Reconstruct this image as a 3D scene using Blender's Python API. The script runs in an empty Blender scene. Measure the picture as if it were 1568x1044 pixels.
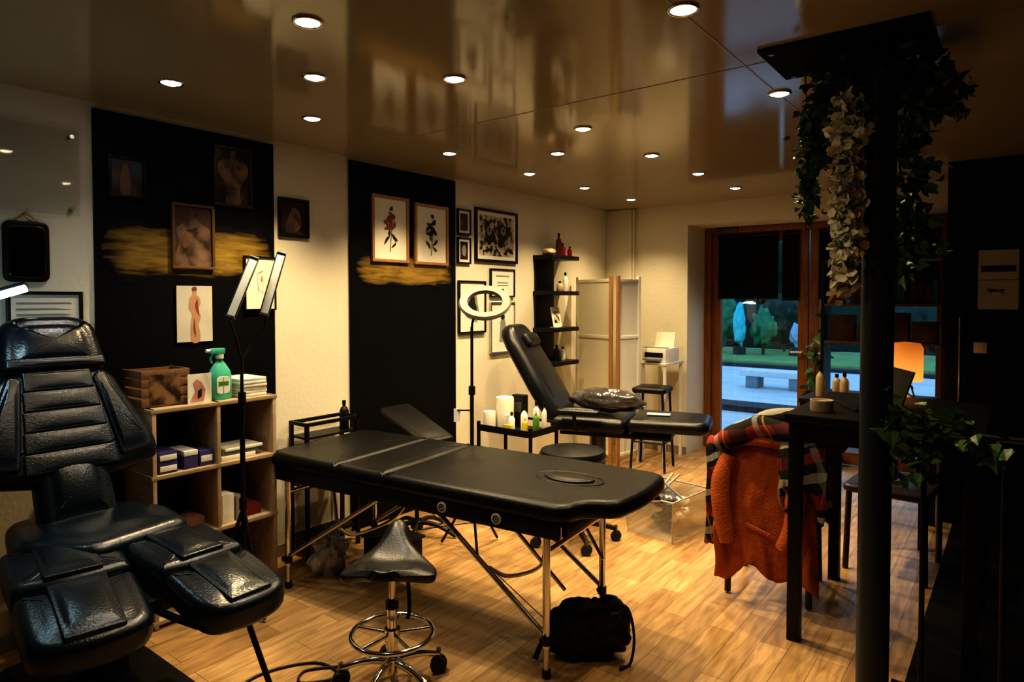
import bpy, bmesh, math, random
from mathutils import Vector, Matrix, noise
random.seed(7)
S=bpy.context.scene
C=bpy.context.collection
R=math.radians

# ---------------------------------------------------------------- materials
_m={}
def nt(name):
    m=bpy.data.materials.new(name); m.use_nodes=True
    n=m.node_tree.nodes; l=m.node_tree.links
    return m,n,l,n['Principled BSDF']
def M(name,col,rough=.5,metal=0,var=.15,scale=9,coat=0,spec=.5,bump=0,emit=None,es=0,trans=0,bscale=None):
    if name in _m: return _m[name]
    m,n,l,p=nt(name)
    tc=n.new('ShaderNodeTexCoord'); nz=n.new('ShaderNodeTexNoise'); nz.inputs['Scale'].default_value=scale
    nz.inputs['Detail'].default_value=4
    l.new(tc.outputs['Object'],nz.inputs['Vector'])
    mx=n.new('ShaderNodeMix'); mx.data_type='RGBA'
    mx.inputs[6].default_value=(*[c*(1-var) for c in col],1); mx.inputs[7].default_value=(*[min(1,c*(1+var)) for c in col],1)
    l.new(nz.outputs['Fac'],mx.inputs[0]); l.new(mx.outputs[2],p.inputs['Base Color'])
    p.inputs['Roughness'].default_value=rough; p.inputs['Metallic'].default_value=metal
    p.inputs['Coat Weight'].default_value=coat; p.inputs['Specular IOR Level'].default_value=spec
    p.inputs['Transmission Weight'].default_value=trans
    if emit: p.inputs['Emission Color'].default_value=(*emit,1); p.inputs['Emission Strength'].default_value=es
    if bump:
        b=n.new('ShaderNodeBump'); b.inputs['Strength'].default_value=bump; b.inputs['Distance'].default_value=.01
        nz2=n.new('ShaderNodeTexNoise'); nz2.inputs['Scale'].default_value=bscale or scale*6
        l.new(tc.outputs['Object'],nz2.inputs['Vector'])
        l.new(nz2.outputs['Fac'],b.inputs['Height']); l.new(b.outputs['Normal'],p.inputs['Normal'])
    _m[name]=m; return m
def ramp_mat(name,stops,scale=6,rough=.6,detail=5,stretch=(1,1,1),metal=0,dist=0):
    if name in _m: return _m[name]
    m,n,l,p=nt(name)
    tc=n.new('ShaderNodeTexCoord'); mp=n.new('ShaderNodeMapping'); mp.inputs['Scale'].default_value=stretch
    nz=n.new('ShaderNodeTexNoise'); nz.inputs['Scale'].default_value=scale; nz.inputs['Detail'].default_value=detail
    nz.inputs['Distortion'].default_value=dist
    cr=n.new('ShaderNodeValToRGB')
    e=cr.color_ramp.elements
    while len(e)<len(stops): e.new(.5)
    for i,(pos,c) in enumerate(stops): e[i].position=pos; e[i].color=(*c,1)
    l.new(tc.outputs['Object'],mp.inputs[0]); l.new(mp.outputs[0],nz.inputs['Vector']); l.new(nz.outputs['Fac'],cr.inputs[0])
    l.new(cr.outputs[0],p.inputs['Base Color']); p.inputs['Roughness'].default_value=rough; p.inputs['Metallic'].default_value=metal
    _m[name]=m; return m
def emis(name,col,s):
    if name in _m: return _m[name]
    m,n,l,p=nt(name); p.inputs['Base Color'].default_value=(*col,1)
    p.inputs['Emission Color'].default_value=(*col,1); p.inputs['Emission Strength'].default_value=s
    _m[name]=m; return m
def thin_glass(name,tint=(1,1,1),gl=.08,milk=0,milkc=(.6,.58,.52)):
    m=bpy.data.materials.new(name); m.use_nodes=True; n=m.node_tree.nodes; l=m.node_tree.links; n.clear()
    o=n.new('ShaderNodeOutputMaterial'); t=n.new('ShaderNodeBsdfTransparent'); t.inputs[0].default_value=(*tint,1)
    g=n.new('ShaderNodeBsdfGlossy'); g.inputs['Roughness'].default_value=.03 if not milk else .12
    lw=n.new('ShaderNodeLayerWeight'); lw.inputs[0].default_value=.25
    a=n.new('ShaderNodeMath'); a.operation='MULTIPLY_ADD'; a.inputs[1].default_value=.5; a.inputs[2].default_value=gl
    x=n.new('ShaderNodeMixShader'); l.new(lw.outputs['Fresnel'],a.inputs[0]); l.new(a.outputs[0],x.inputs[0])
    src=t.outputs[0]
    if milk:
        d=n.new('ShaderNodeBsdfDiffuse'); d.inputs[0].default_value=(*milkc,1); y=n.new('ShaderNodeMixShader'); y.inputs[0].default_value=milk
        l.new(t.outputs[0],y.inputs[1]); l.new(d.outputs[0],y.inputs[2]); src=y.outputs[0]
    l.new(src,x.inputs[1]); l.new(g.outputs[0],x.inputs[2]); l.new(x.outputs[0],o.inputs[0]); return m

wall_m=M('cream_wall_paint',(.78,.73,.60),.75,var=.05,scale=3,bump=.16,bscale=40)
dark_wall=M('black_wall_paint',(.006,.006,.007),.5,var=.2,bump=.1,spec=.2)
dim_wall=M('dark_back_wall_paint',(.03,.027,.024),.8)
panel_m=M('black_panel_paint',(.0045,.005,.0065),.6,var=.3,bump=.15,spec=.15)
ceil_m=M('glossy_ceiling_panel',(.41,.35,.235),.10,var=.03,scale=1.5,spec=.46,bump=.05,bscale=1.1)
seam_m=M('ceiling_seam_plastic',(.45,.39,.27),.3)
black_m=M('black_powder_coat',(.009,.009,.010),.4,spec=.35)
blackwood=M('black_wood',(.009,.008,.008),.45,var=.4,scale=20,spec=.3)
leather=M('black_leather',(.008,.009,.012),.33,var=.2,scale=30,spec=.45,bump=.12,bscale=160)
leather_n=M('navy_black_leather',(.006,.012,.020),.26,var=.2,scale=30,spec=.55,bump=.12,bscale=140)
vinyl=M('black_vinyl',(.007,.0068,.007),.38,var=.2,scale=30,spec=.35,bump=.08,bscale=200)
chrome=M('chrome',(.75,.74,.72),.12,1,var=.03)
alum=M('brushed_aluminium',(.6,.58,.54),.3,1,var=.05)
steel_d=M('dark_steel',(.16,.16,.17),.35,1)
rubber=M('black_rubber',(.01,.01,.01),.6)
white_m=M('white_plastic',(.8,.78,.72),.4,var=.04)
paper_m=M('paper',(.8,.77,.67),.8,var=.04)
wood_fr=M('oak_frame',(.40,.22,.095),.45,var=.25,scale=25)
door_wood=ramp_mat('varnished_door_wood',[(.3,(.20,.075,.022)),(.7,(.36,.15,.045))],5,.35,5,(8,8,.8))
pine=ramp_mat('pale_pine',[(.3,(.38,.28,.17)),(.7,(.50,.385,.25))],5,.5,5,(6,1,6))
teal=M('teal_plastic',(.10,.50,.36),.3)
orange_cl=M('rust_orange_corduroy',(.44,.105,.016),.9,var=.3,scale=14,bump=.6,bscale=120)
leaf_m=M('ivy_leaf',(.075,.16,.045),.45,var=.6,scale=18)
flower_m=M('white_blossom',(.90,.87,.70),.7,var=.1,scale=30)
vine_m=M('vine_stem',(.06,.05,.02),.8)
col_m=M('column_paint',(.022,.032,.042),.42,spec=.45)
purple=M('purple_card',(.06,.05,.18),.5,var=.3)
red=M('red_plastic',(.5,.02,.02),.35)
glassM=thin_glass('window_glass',gl=.03)
clearM=thin_glass('clear_plastic',(.92,.92,.91),.04,.24)
acryM=thin_glass('acrylic_sheet',(.95,.95,.93),.01)

# ---------------------------------------------------------------- helpers
def grp(name,loc=(0,0,0),rz=0):
    e=bpy.data.objects.new(name,None); e.location=loc; e.rotation_euler=(0,0,R(rz)); e.empty_display_size=.1
    C.objects.link(e); return e
def fin(bm,name,mat,p=None,smooth=False,loc=None,rot=None,mtx=None,angle=None):
    bmesh.ops.recalc_face_normals(bm,faces=bm.faces)
    me=bpy.data.meshes.new(name); bm.to_mesh(me); bm.free()
    o=bpy.data.objects.new(name,me); C.objects.link(o)
    if mat:
        for mm in (mat if isinstance(mat,(list,tuple)) else [mat]): me.materials.append(mm)
    if smooth:
        for f in me.polygons: f.use_smooth=True
        if angle is not None:
            try: me.set_sharp_from_angle(angle=R(angle))
            except Exception: pass
    if p: o.parent=p
    if mtx is not None: o.matrix_local=mtx
    else:
        if loc: o.location=loc
        if rot: o.rotation_euler=[R(a) for a in rot]
    return o
def box(p,name,size,loc,mat,bev=0,rot=None,seg=2):
    bm=bmesh.new(); bmesh.ops.create_cube(bm,size=1)
    for v in bm.verts: v.co=Vector((v.co.x*size[0],v.co.y*size[1],v.co.z*size[2]))
    if bev:
        bmesh.ops.bevel(bm,geom=bm.edges[:],offset=min(bev,min(size)*.48),segments=seg,affect='EDGES',profile=.6)
    return fin(bm,name,mat,p,bev>0,loc,rot,angle=40)
def bx(p,name,x0,x1,y0,y1,z0,z1,mat,bev=0):
    return box(p,name,(x1-x0,y1-y0,z1-z0),((x0+x1)/2,(y0+y1)/2,(z0+z1)/2),mat,bev)
def cyl(p,name,r,h,loc,mat,rot=None,r2=None,seg=28,bev=0):
    bm=bmesh.new(); bmesh.ops.create_cone(bm,cap_ends=True,segments=seg,radius1=r,radius2=r if r2 is None else r2,depth=h)
    if bev: bmesh.ops.bevel(bm,geom=[e for e in bm.edges if abs(e.verts[0].co.z-e.verts[1].co.z)<1e-6],offset=bev,segments=3,affect='EDGES')
    return fin(bm,name,mat,p,True,loc,rot,angle=40)
def cat(pts,n=6,closed=False):
    P=[Vector(q) for q in pts]; out=[]; N=len(P)
    rng=N if closed else N-1
    for i in range(rng):
        p0=P[(i-1)%N] if closed or i>0 else P[0]; p1=P[i]; p2=P[(i+1)%N]; p3=P[(i+2)%N] if closed or i+2<N else P[-1]
        for k in range(n):
            t=k/n
            out.append(.5*((2*p1)+(p2-p0)*t+(2*p0-5*p1+4*p2-p3)*t*t+(3*p1-p0-3*p2+p3)*t**3))
    if not closed: out.append(P[-1])
    return out
def sweep(bm,pts,r,seg=10,closed=False,flat=1.0):
    pts=[Vector(q) for q in pts]; N=len(pts); rings=[]
    up=Vector((0,0,1)); prev=None
    for i in range(N):
        if closed: t=pts[(i+1)%N]-pts[i-1]
        else: t=pts[min(i+1,N-1)]-pts[max(i-1,0)]
        t.normalize()
        if prev is None:
            a=up if abs(t.dot(up))<.9 else Vector((1,0,0)); u=(a-t*a.dot(t)).normalized()
        else:
            u=(prev-t*prev.dot(t)).normalized()
        prev=u; w=t.cross(u); rr=r[i] if isinstance(r,(list,tuple)) else r
        rings.append([bm.verts.new(pts[i]+(u*math.cos(2*math.pi*k/seg)*flat+w*math.sin(2*math.pi*k/seg))*rr) for k in range(seg)])
    for i in range(N if closed else N-1):
        a=rings[i]; b=rings[(i+1)%N]
        for k in range(seg): bm.faces.new((a[k],a[(k+1)%seg],b[(k+1)%seg],b[k]))
    if not closed:
        bm.faces.new(rings[0]); bm.faces.new(rings[-1])
def tube(p,name,pts,r,mat,smooth=True,closed=False,n=6,seg=10,mtx=None):
    bm=bmesh.new(); q=cat(pts,n,closed) if smooth and len(pts)>2 else pts
    rr=r
    if isinstance(r,(list,tuple)):
        K=len(q); L=len(r); rr=[]
        for i in range(K):
            f=i/(K-1)*(L-1); a=int(min(f,L-2)); rr.append(r[a]+(r[a+1]-r[a])*(f-a))
    sweep(bm,q,rr,seg,closed); return fin(bm,name,mat,p,True,mtx=mtx,angle=60)
def rod(p,name,a,b,r,mat,seg=12): return tube(p,name,[a,b],r,mat,False,seg=seg)
def lathe(p,name,prof,loc,mat,seg=24,rot=None):
    bm=bmesh.new(); rings=[]
    for r,z in prof:
        if r<1e-5: rings.append([bm.verts.new((0,0,z))])
        else: rings.append([bm.verts.new((r*math.cos(2*math.pi*k/seg),r*math.sin(2*math.pi*k/seg),z)) for k in range(seg)])
    for a,b in zip(rings,rings[1:]):
        if len(a)==1 and len(b)==1: continue
        for k in range(seg):
            k2=(k+1)%seg
            if len(a)==1: bm.faces.new((a[0],b[k],b[k2]))
            elif len(b)==1: bm.faces.new((a[k],a[k2],b[0]))
            else: bm.faces.new((a[k],a[k2],b[k2],b[k]))
    return fin(bm,name,mat,p,True,loc,rot,angle=45)
def torus(p,name,Rr,r,mat,loc=(0,0,0),rot=None,seg=40,mtx=None):
    bm=bmesh.new(); sweep(bm,[(Rr*math.cos(2*math.pi*k/seg),Rr*math.sin(2*math.pi*k/seg),0) for k in range(seg)],r,10,True)
    return fin(bm,name,mat,p,True,loc,rot,mtx)
def rounded(poly,rad,n=5):
    out=[]; N=len(poly)
    for i,pt in enumerate(poly):
        a=Vector(poly[i-1][:2]); b=Vector(pt[:2]); c=Vector(poly[(i+1)%N][:2]); r=pt[2] if len(pt)>2 else rad
        d1=(a-b); d2=(c-b); r=min(r,d1.length*.49,d2.length*.49)
        s=b+d1.normalized()*r; e=b+d2.normalized()*r
        for k in range(n+1):
            t=k/n; out.append((1-t)**2*s+2*t*(1-t)*b+t*t*e)
    res=[]
    for i in range(len(out)):
        a=out[i]; b=out[(i+1)%len(out)]; L=(b-a).length; k=max(1,int(L/.03))
        if L<1e-5: continue
        for j in range(k): res.append(a+(b-a)*j/k)
    return res
def axes(o,X,Y,Z):
    X=Vector(X).normalized();Y=Vector(Y).normalized();Z=Vector(Z).normalized()
    return Matrix(((X.x,Y.x,Z.x,o[0]),(X.y,Y.y,Z.y,o[1]),(X.z,Y.z,Z.z,o[2]),(0,0,0,1)))
def cushion(p,name,poly,T,mat,mtx=None,rad=.04,crown=.012,edge=None,warp=None):
    """upholstered pad: outline in XY, thickness T in Z, rolled edges and smoothly crowned top"""
    P=rounded(poly,rad); N=len(P)
    area=sum(P[i].x*P[(i+1)%N].y-P[(i+1)%N].x*P[i].y for i in range(N))
    if area<0: P=P[::-1]
    nrm=[]
    for i in range(N):
        t=(P[(i+1)%N]-P[i-1]).normalized(); nrm.append(Vector((-t.y,t.x)))
    c=sum(P,Vector((0,0)))/N
    e=edge or T*.45; K=6; bm=bmesh.new(); rings=[]
    prof=[(e*1.2,-T/2)]
    for k in range(K+1):
        a=-math.pi/2+math.pi/2*k/K; prof.append((e*(1-math.cos(a)),-T/2+e*(1+math.sin(a))))
    for k in range(1,K+1):
        a=math.pi/2*k/K; prof.append((e*(1-math.cos(a)),T/2-e*(1-math.sin(a))))
    for d,z in prof: rings.append([bm.verts.new((*(P[i]+nrm[i]*d),z)) for i in range(N)])
    base=[P[i]+nrm[i]*e for i in range(N)]
    x0=min(b.x for b in base);x1=max(b.x for b in base);y0=min(b.y for b in base);y1=max(b.y for b in base)
    def cz(q,f):
        u=(q.x-(x0+x1)/2)/((x1-x0)/2+1e-6); v=(q.y-(y0+y1)/2)/((y1-y0)/2+1e-6)
        h=max(0,1-u*u)*max(0,1-v*v); k=min(1,(1-f)*3.2); k=k*k*(3-2*k)
        return T/2+crown*(h**.7)*k
    for f in (.94,.87,.79,.7,.6,.48,.36,.24,.12):
        rings.append([bm.verts.new((*(c+(b-c)*f),cz(c+(b-c)*f,f))) for b in base])
    for a,b in zip(rings,rings[1:]):
        for k in range(N): bm.faces.new((a[k],a[(k+1)%N],b[(k+1)%N],b[k]))
    v=bm.verts.new((c.x,c.y,cz(c,0)))
    for k in range(N): bm.faces.new((rings[-1][k],rings[-1][(k+1)%N],v))
    bm.faces.new(rings[0][::-1])
    if warp:
        for v in bm.verts: v.co=Vector(warp(v.co))
    return fin(bm,name,mat,p,True,mtx=mtx)
def flat(p,name,pts,mat):
    bm=bmesh.new(); bm.faces.new([bm.verts.new(q) for q in pts]); return fin(bm,name,mat,p)
def rect(x0,x1,y0,y1): return [(x0,y0),(x1,y0),(x1,y1),(x0,y1)]
def castor(p,x,y,r=.03,mat=None):
    cyl(p,'castor_wheel',r,.018,(x,y-.012,r),mat or rubber,(90,0,20)); cyl(p,'castor_wheel',r,.018,(x,y+.012,r),mat or rubber,(90,0,20))
    cyl(p,'castor_stem',.009,.05,(x,y,r+.04),steel_d)
def star(p,n,L,z,mat,wheels=True,a0=0,th=.018,hubr=.04,wr=.03):
    cyl(p,'hub',hubr,.06,(0,0,z),mat,bev=.008)
    for k in range(n):
        a=a0+2*math.pi*k/n; c,s=math.cos(a),math.sin(a)
        tube(p,'base_arm',[(0,0,z+.01),(c*L*.5,s*L*.5,z+.005),(c*L,s*L,z-.025 if wheels else .012)],[th*1.2,th,th*.75],mat)
        if wheels: castor(p,c*L,s*L,wr)
def bottle(p,name,x,y,z,r,h,mat,cap=None):
    lathe(p,name,[(0,0),(r*.92,0),(r,h*.03),(r,h*.62),(r*.75,h*.73),(r*.32,h*.8),(r*.32,h*.86),(0,h*.86)],(x,y,z),mat,18)
    cyl(p,name+'_cap',r*.42,h*.15,(x,y,z+h*.925),cap or black_m,seg=14)

# ---------------------------------------------------------------- room shell
CH=2.40
m,n,l,pb=nt('oak_plank_floor')
tc=n.new('ShaderNodeTexCoord'); mp=n.new('ShaderNodeMapping'); mp.inputs['Rotation'].default_value=(0,0,R(90))
bk=n.new('ShaderNodeTexBrick'); bk.inputs['Scale'].default_value=1; bk.inputs['Brick Width'].default_value=.62; bk.inputs['Row Height'].default_value=.115
bk.inputs['Mortar Size'].default_value=.0014; bk.inputs['Mortar Smooth'].default_value=.3; bk.inputs['Bias'].default_value=0
bk.inputs['Color1'].default_value=(.62,.42,.21,1); bk.inputs['Color2'].default_value=(.41,.262,.12,1); bk.inputs['Mortar'].default_value=(.16,.095,.045,1)
bk.offset=.37; bk.offset_frequency=2
l.new(tc.outputs['Object'],mp.inputs[0]); l.new(mp.outputs[0],bk.inputs['Vector'])
mp2=n.new('ShaderNodeMapping'); mp2.inputs['Scale'].default_value=(14,1.6,1)
nz=n.new('ShaderNodeTexNoise'); nz.inputs['Scale'].default_value=3; nz.inputs['Detail'].default_value=8; nz.inputs['Distortion'].default_value=.6
l.new(tc.outputs['Object'],mp2.inputs[0]); l.new(mp2.outputs[0],nz.inputs['Vector'])
cr=n.new('ShaderNodeValToRGB'); cr.color_ramp.elements[0].position=.3; cr.color_ramp.elements[0].color=(.62,.57,.52,1); cr.color_ramp.elements[1].position=.7; cr.color_ramp.elements[1].color=(1.12,1.08,1.04,1)
l.new(nz.outputs['Fac'],cr.inputs[0])
mx=n.new('ShaderNodeMix'); mx.data_type='RGBA'; mx.blend_type='MULTIPLY'; mx.inputs[0].default_value=1
l.new(bk.outputs['Color'],mx.inputs[6]); l.new(cr.outputs[0],mx.inputs[7]); l.new(mx.outputs[2],pb.inputs['Base Color'])
pb.inputs['Roughness'].default_value=.36
bp=n.new('ShaderNodeBump'); bp.inputs['Strength'].default_value=.15; bp.inputs['Distance'].default_value=.004
l.new(nz.outputs['Fac'],bp.inputs['Height']); l.new(bp.outputs[0],pb.inputs['Normal'])
floor_m=m
XR=4.8; YB=-2.0
bx(None,'floor',-.1,XR+.1,YB-.1,6.7,-.1,0,floor_m)
bx(None,'floor_darkening_sheet',3.06,XR,2.75,5.24,0,.012,M('darkening_sheet_black',(.006,.006,.005),.8,spec=.2))  # black sheet added to keep the floor behind the railing dark
bx(None,'ceiling',-.1,XR+.1,YB-.1,6.7,CH,CH+.1,ceil_m)
bx(None,'wall_left',-.1,0,YB-.1,6.7,0,CH,wall_m)
bx(None,'wall_right',XR,XR+.1,YB-.1,6.7,0,CH,dark_wall)
bx(None,'wall_back',0,XR,YB-.1,YB,0,CH,dim_wall)
w=grp('wall_far')
bx(w,'pier',0,.865,6.03,6.7,0,CH,wall_m); bx(w,'lintel',.865,3.0,6.03,6.7,2.2,CH,wall_m)
bx(None,'wall_far_dark',3.0,XR,5.24,6.7,0,CH,dark_wall)
bx(None,'baseboard_left',0,.012,-1.9,6.03,0,.07,M('baseboard_grey',(.3,.26,.2),.5))
bx(None,'baseboard_far',.02,.865,6.018,6.03,0,.07,_m['baseboard_grey'])
bx(None,'trim_1',0,XR,2.597,2.603,CH-.002,CH,seam_m)
bx(None,'trim_2',2.527,2.533,YB,6.03,CH-.002,CH,seam_m)
bx(None,'black_wall_panel',0,.016,1.24,2.16,0.005,2.372,panel_m)
bx(None,'black_wall_panel',0,.016,2.70,3.685,0.005,2.378,panel_m)
bx(None,'wall_pipe_boxing',0,.29,5.99,6.03,0.005,CH-.002,wall_m,.01)
rod(grp('heating_pipe'),'pipe',(.31,6.0,1.35),(.31,6.0,2.39),.012,wall_m)

# gold brush strokes
def gold(name,y0,y1,zc,h,seed):
    m,n,l,p_=nt(name+'_paint_%d'%seed)
    tc=n.new('ShaderNodeTexCoord'); mp=n.new('ShaderNodeMapping'); mp.inputs['Scale'].default_value=(1,1.6,10)
    nz=n.new('ShaderNodeTexNoise'); nz.inputs['Scale'].default_value=4; nz.inputs['Detail'].default_value=10; nz.inputs['Distortion'].default_value=.5
    nb=n.new('ShaderNodeTexNoise'); nb.inputs['Scale'].default_value=3.2; nb.inputs['Detail'].default_value=3
    l.new(tc.outputs['Object'],mp.inputs[0]); l.new(mp.outputs[0],nz.inputs['Vector']); l.new(tc.outputs['Object'],nb.inputs['Vector'])
    sp=n.new('ShaderNodeSeparateXYZ'); l.new(tc.outputs['Object'],sp.inputs[0])
    def mt(op,a,b):
        q=n.new('ShaderNodeMath'); q.operation=op
        for i,v in enumerate((a,b)):
            if v is None: continue
            if hasattr(v,'links'): l.new(v,q.inputs[i])
            else: q.inputs[i].default_value=v
        return q.outputs[0]
    dz=mt('ABSOLUTE',mt('MULTIPLY',mt('SUBTRACT',sp.outputs['Z'],zc),2/h),None)
    dy=mt('POWER',mt('ABSOLUTE',mt('MULTIPLY',mt('SUBTRACT',sp.outputs['Y'],(y0+y1)/2),2/(y1-y0)),None),5.0)
    edge=mt('ADD',mt('POWER',dz,4.0),dy)
    f=mt('SUBTRACT',mt('ADD',mt('MULTIPLY',nz.outputs['Fac'],.8),mt('MULTIPLY',nb.outputs['Fac'],.6)),mt('MULTIPLY',edge,.42))
    cr=n.new('ShaderNodeValToRGB'); e=cr.color_ramp.elements; e[0].position=.34; e[0].color=(.0045,.005,.0065,1); e[1].position=.50; e[1].color=(.13,.082,.018,1)
    q=e.new(.82); q.color=(.36,.24,.06,1)
    l.new(f,cr.inputs[0]); l.new(cr.outputs[0],p_.inputs['Base Color']); p_.inputs['Roughness'].default_value=.5; p_.inputs['Specular IOR Level'].default_value=.25
    g=grp(name); bm=bmesh.new(); N=70; top=[];bot=[]
    for i in range(N+1):
        t=i/N; y=y0+(y1-y0)*t; env=min(1,(t*(1-t)*9)**.6+.12)
        a=noise.noise(Vector((t*5,seed,0)))*.3+noise.noise(Vector((t*26,seed,3)))*.12
        b=noise.noise(Vector((t*4,seed,9)))*.3+noise.noise(Vector((t*30,seed,5)))*.12
        top.append(bm.verts.new((.0175,y,zc+h/2*env*(1.1+a)))); bot.append(bm.verts.new((.0175,y,zc-h/2*env*(1.1+b))))
    for i in range(N): bm.faces.new((top[i],top[i+1],bot[i+1],bot[i]))
    fin(bm,'stroke',m,g)
gold('gold_brush_stroke',1.265,2.14,1.735,.25,3)
gold('gold_brush_stroke',2.74,3.66,1.69,.20,8)

# ---------------------------------------------------------------- lights in ceiling
warm=(1,.77,.44)
disc_w=emis('downlight_glow_warm',(1,.84,.58),30); disc_c=emis('downlight_glow_cool',(.9,.95,1),34)
L=[(.575,1.33,12,1),(.575,2.02,84,0),(.575,3.02,74,0),(.575,3.86,66,0),(.575,4.62,56,0),(.575,5.43,50,0),
   (1.54,1.314,16,0),(1.54,2.016,40,1),(1.54,3.018,66,0),(1.54,3.84,80,0),(1.54,4.60,60,0),(1.54,5.38,38,0),
   (1.105,1.654,18,0),(1.105,3.43,60,0),(2.545,1.97,14,0),(2.538,3.03,50,0)]
for x,y,e,cool in L:
    g=grp('recessed_ceiling_light',(x,y,CH))
    torus(g,'chrome_ring',.044,.006,chrome,(0,0,-.003))
    lathe(g,'lamp_disc',[(0,-.014),(.02,-.012),(.034,-.006),(.038,-.001)],(0,0,0),disc_c if cool else disc_w,24)
    ld=bpy.data.lights.new('downlight_beam','SPOT'); ld.energy=e; ld.color=(.95,.88,.74) if cool else warm
    ld.spot_size=R(116); ld.spot_blend=.85; ld.shadow_soft_size=.03
    lo=bpy.data.objects.new('downlight_beam',ld); C.objects.link(lo); lo.parent=g; lo.location=(0,0,-.03)

# ---------------------------------------------------------------- door / window
def leaf(name,x0,x1,hinge):
    g=grp(name)
    y0,y1=6.50,6.56
    bx(g,'stile_left',x0,x0+.09,y0,y1,.01,2.14,door_wood,.006); bx(g,'stile_right',x1-.09,x1,y0,y1,.01,2.14,door_wood,.006)
    bx(g,'rail_bottom',x0+.09,x1-.09,y0,y1,.01,.13,door_wood,.006); bx(g,'rail_top',x0+.09,x1-.09,y0,y1,2.04,2.14,door_wood,.006)
    bx(g,'glass_pane',x0+.09,x1-.09,y0+.025,y0+.03,.13,2.04,glassM)
    hx=x1-.045 if hinge=='l' else x0+.045
    cyl(g,'handle_rose',.02,.012,(hx,y0-.006,1.0),alum,(90,0,0)); rod(g,'handle_lever',(hx,y0-.045,1.0),(hx-.1 if hinge=='l' else hx+.1,y0-.045,1.0),.009,alum)
    rod(g,'handle_neck',(hx,y0,1.0),(hx,y0-.045,1.0),.008,alum)
leaf('door_1',.93,1.84,'l'); leaf('door_2',1.85,2.93,'r')
g=grp('trim_door_frame')
bx(g,'jamb_left',.867,.93,6.46,6.6,0,2.195,door_wood,.005); bx(g,'jamb_right',2.93,2.998,6.46,6.6,0,2.195,door_wood,.005)
bx(g,'head',.93,2.93,6.46,6.6,2.14,2.195,door_wood,.005)
blind=M('black_blind_fabric',(.006,.007,.010),.8,spec=.2)
for i,(a,b) in enumerate(((1.0,1.575),(1.61,1.76),(1.93,2.85))):
    g=grp('roller_blind')
    bx(g,'fabric',a,b,6.478,6.482,1.50 if i!=1 else 1.48,2.10,blind); rod(g,'hem_bar',(a,6.48,1.50),(b,6.48,1.50),.008,black_m); rod(g,'roller_tube',(a,6.478,2.11),(b,6.478,2.11),.015,black_m)
bx(grp('door_closer'),'closer_body',.98,1.2,6.44,6.478,2.15,2.19,steel_d,.005)

# exterior
ext=ramp_mat('wet_paving',[(.3,(.40,.45,.48)),(.5,(.60,.63,.64)),(.7,(.50,.54,.56))],.7,.5,6,(1,3,1)); kerb=M('dark_kerb_stone',(.03,.033,.038),.8)
bx(None,'exterior_ground',-25,30,6.71,40,-.15,-.02,ext)
bx(None,'kerb',-9,12,8.85,9.3,-.02,.06,kerb)
bx(None,'kerb',-12,14,14.7,15.0,-.02,.05,kerb)
bx(None,'grass_verge',-14,16,15.6,19.5,-.02,.04,M('grass',(.17,.30,.10),.9,var=.4,scale=1.5,bump=.6))
def blob(p,name,c,r,mat,seed,sub=3,amp=.35):
    bm=bmesh.new(); bmesh.ops.create_icosphere(bm,subdivisions=sub,radius=1)
    for v in bm.verts:
        k=1+amp*noise.noise(v.co*2.2+Vector((seed,0,0)))+amp*.5*noise.noise(v.co*6+Vector((0,seed,0)))
        v.co=Vector((v.co.x*r[0],v.co.y*r[1],v.co.z*r[2]))*k
    return fin(bm,name,mat,p,True,c)
hedge=M('hedge_foliage',(.010,.034,.022),.9,var=.8,scale=4,bump=1)
for i in range(9):
    g=grp('street_tree',(-11+i*2.9,25+(i%3)*1.5,-.02))
    cyl(g,'trunk',.16,2.2,(0,0,1.1),vine_m,r2=.11); blob(g,'crown',(0,0,2.9),(1.9,1.3,1.5),hedge,i*3.1,4)
    for k in range(3): rod(g,'branch',(0,0,1.6),(random.uniform(-.9,.9),0,2.6),.05,vine_m)
g=grp('hedge_row')
for i in range(18): blob(g,'bush',(-12+i*1.4,21,.55),(1.1,.6,.8+.2*(i%3)),hedge,i*1.7)
sg=M('shrub_green',(.03,.20,.10),.7,var=.6,scale=5)
for (x,y,rr,mm,sd) in ((-3.15,17.9,(.42,.38,.62),sg,2.3),(-1.75,19.0,(.5,.3,.5),hedge,5.3),(-1.9,17.6,(.28,.28,.45),sg,9.1)):
    g=grp('garden_shrub',(x,y,.041)); cyl(g,'stem',.04,.3,(0,0,.15),vine_m); blob(g,'foliage',(0,0,rr[2]*1.35+.1),rr,mm,sd,4,.5)
for x,y,h,c,wd in ((-2.42,17.3,1.2,(.05,.55,.62),.62),(-1.1,17.8,.65,(.35,.48,.62),.8)):
    g=grp('covered_garden_statue',(x,y,.041)); mm=M('tarp_fabric_%d'%int(-x*10),c,.6,var=.3)
    cyl(g,'plinth',.26*wd,.2,(0,0,.1),kerb); blob(g,'draped_body',(0,0,.22+h*.46),(.24*wd,.2*wd,h*.42),mm,x*3,4,.35); blob(g,'draped_head',(0.02,0,h*1.02),(.12*wd,.12*wd,.15),mm,x,3,.2)
g=grp('concrete_bench',(.15,11.5,-.02)); st=M('pale_concrete',(.66,.68,.70),.8); st2=M('mid_concrete',(.25,.28,.30),.8)
box(g,'bench_slab',(1.1,.42,.10),(0,0,.25),st,.015)
for s in (-.35,.35): box(g,'bench_leg',(.2,.36,.20),(s,0,.10),st2,.01)

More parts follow.
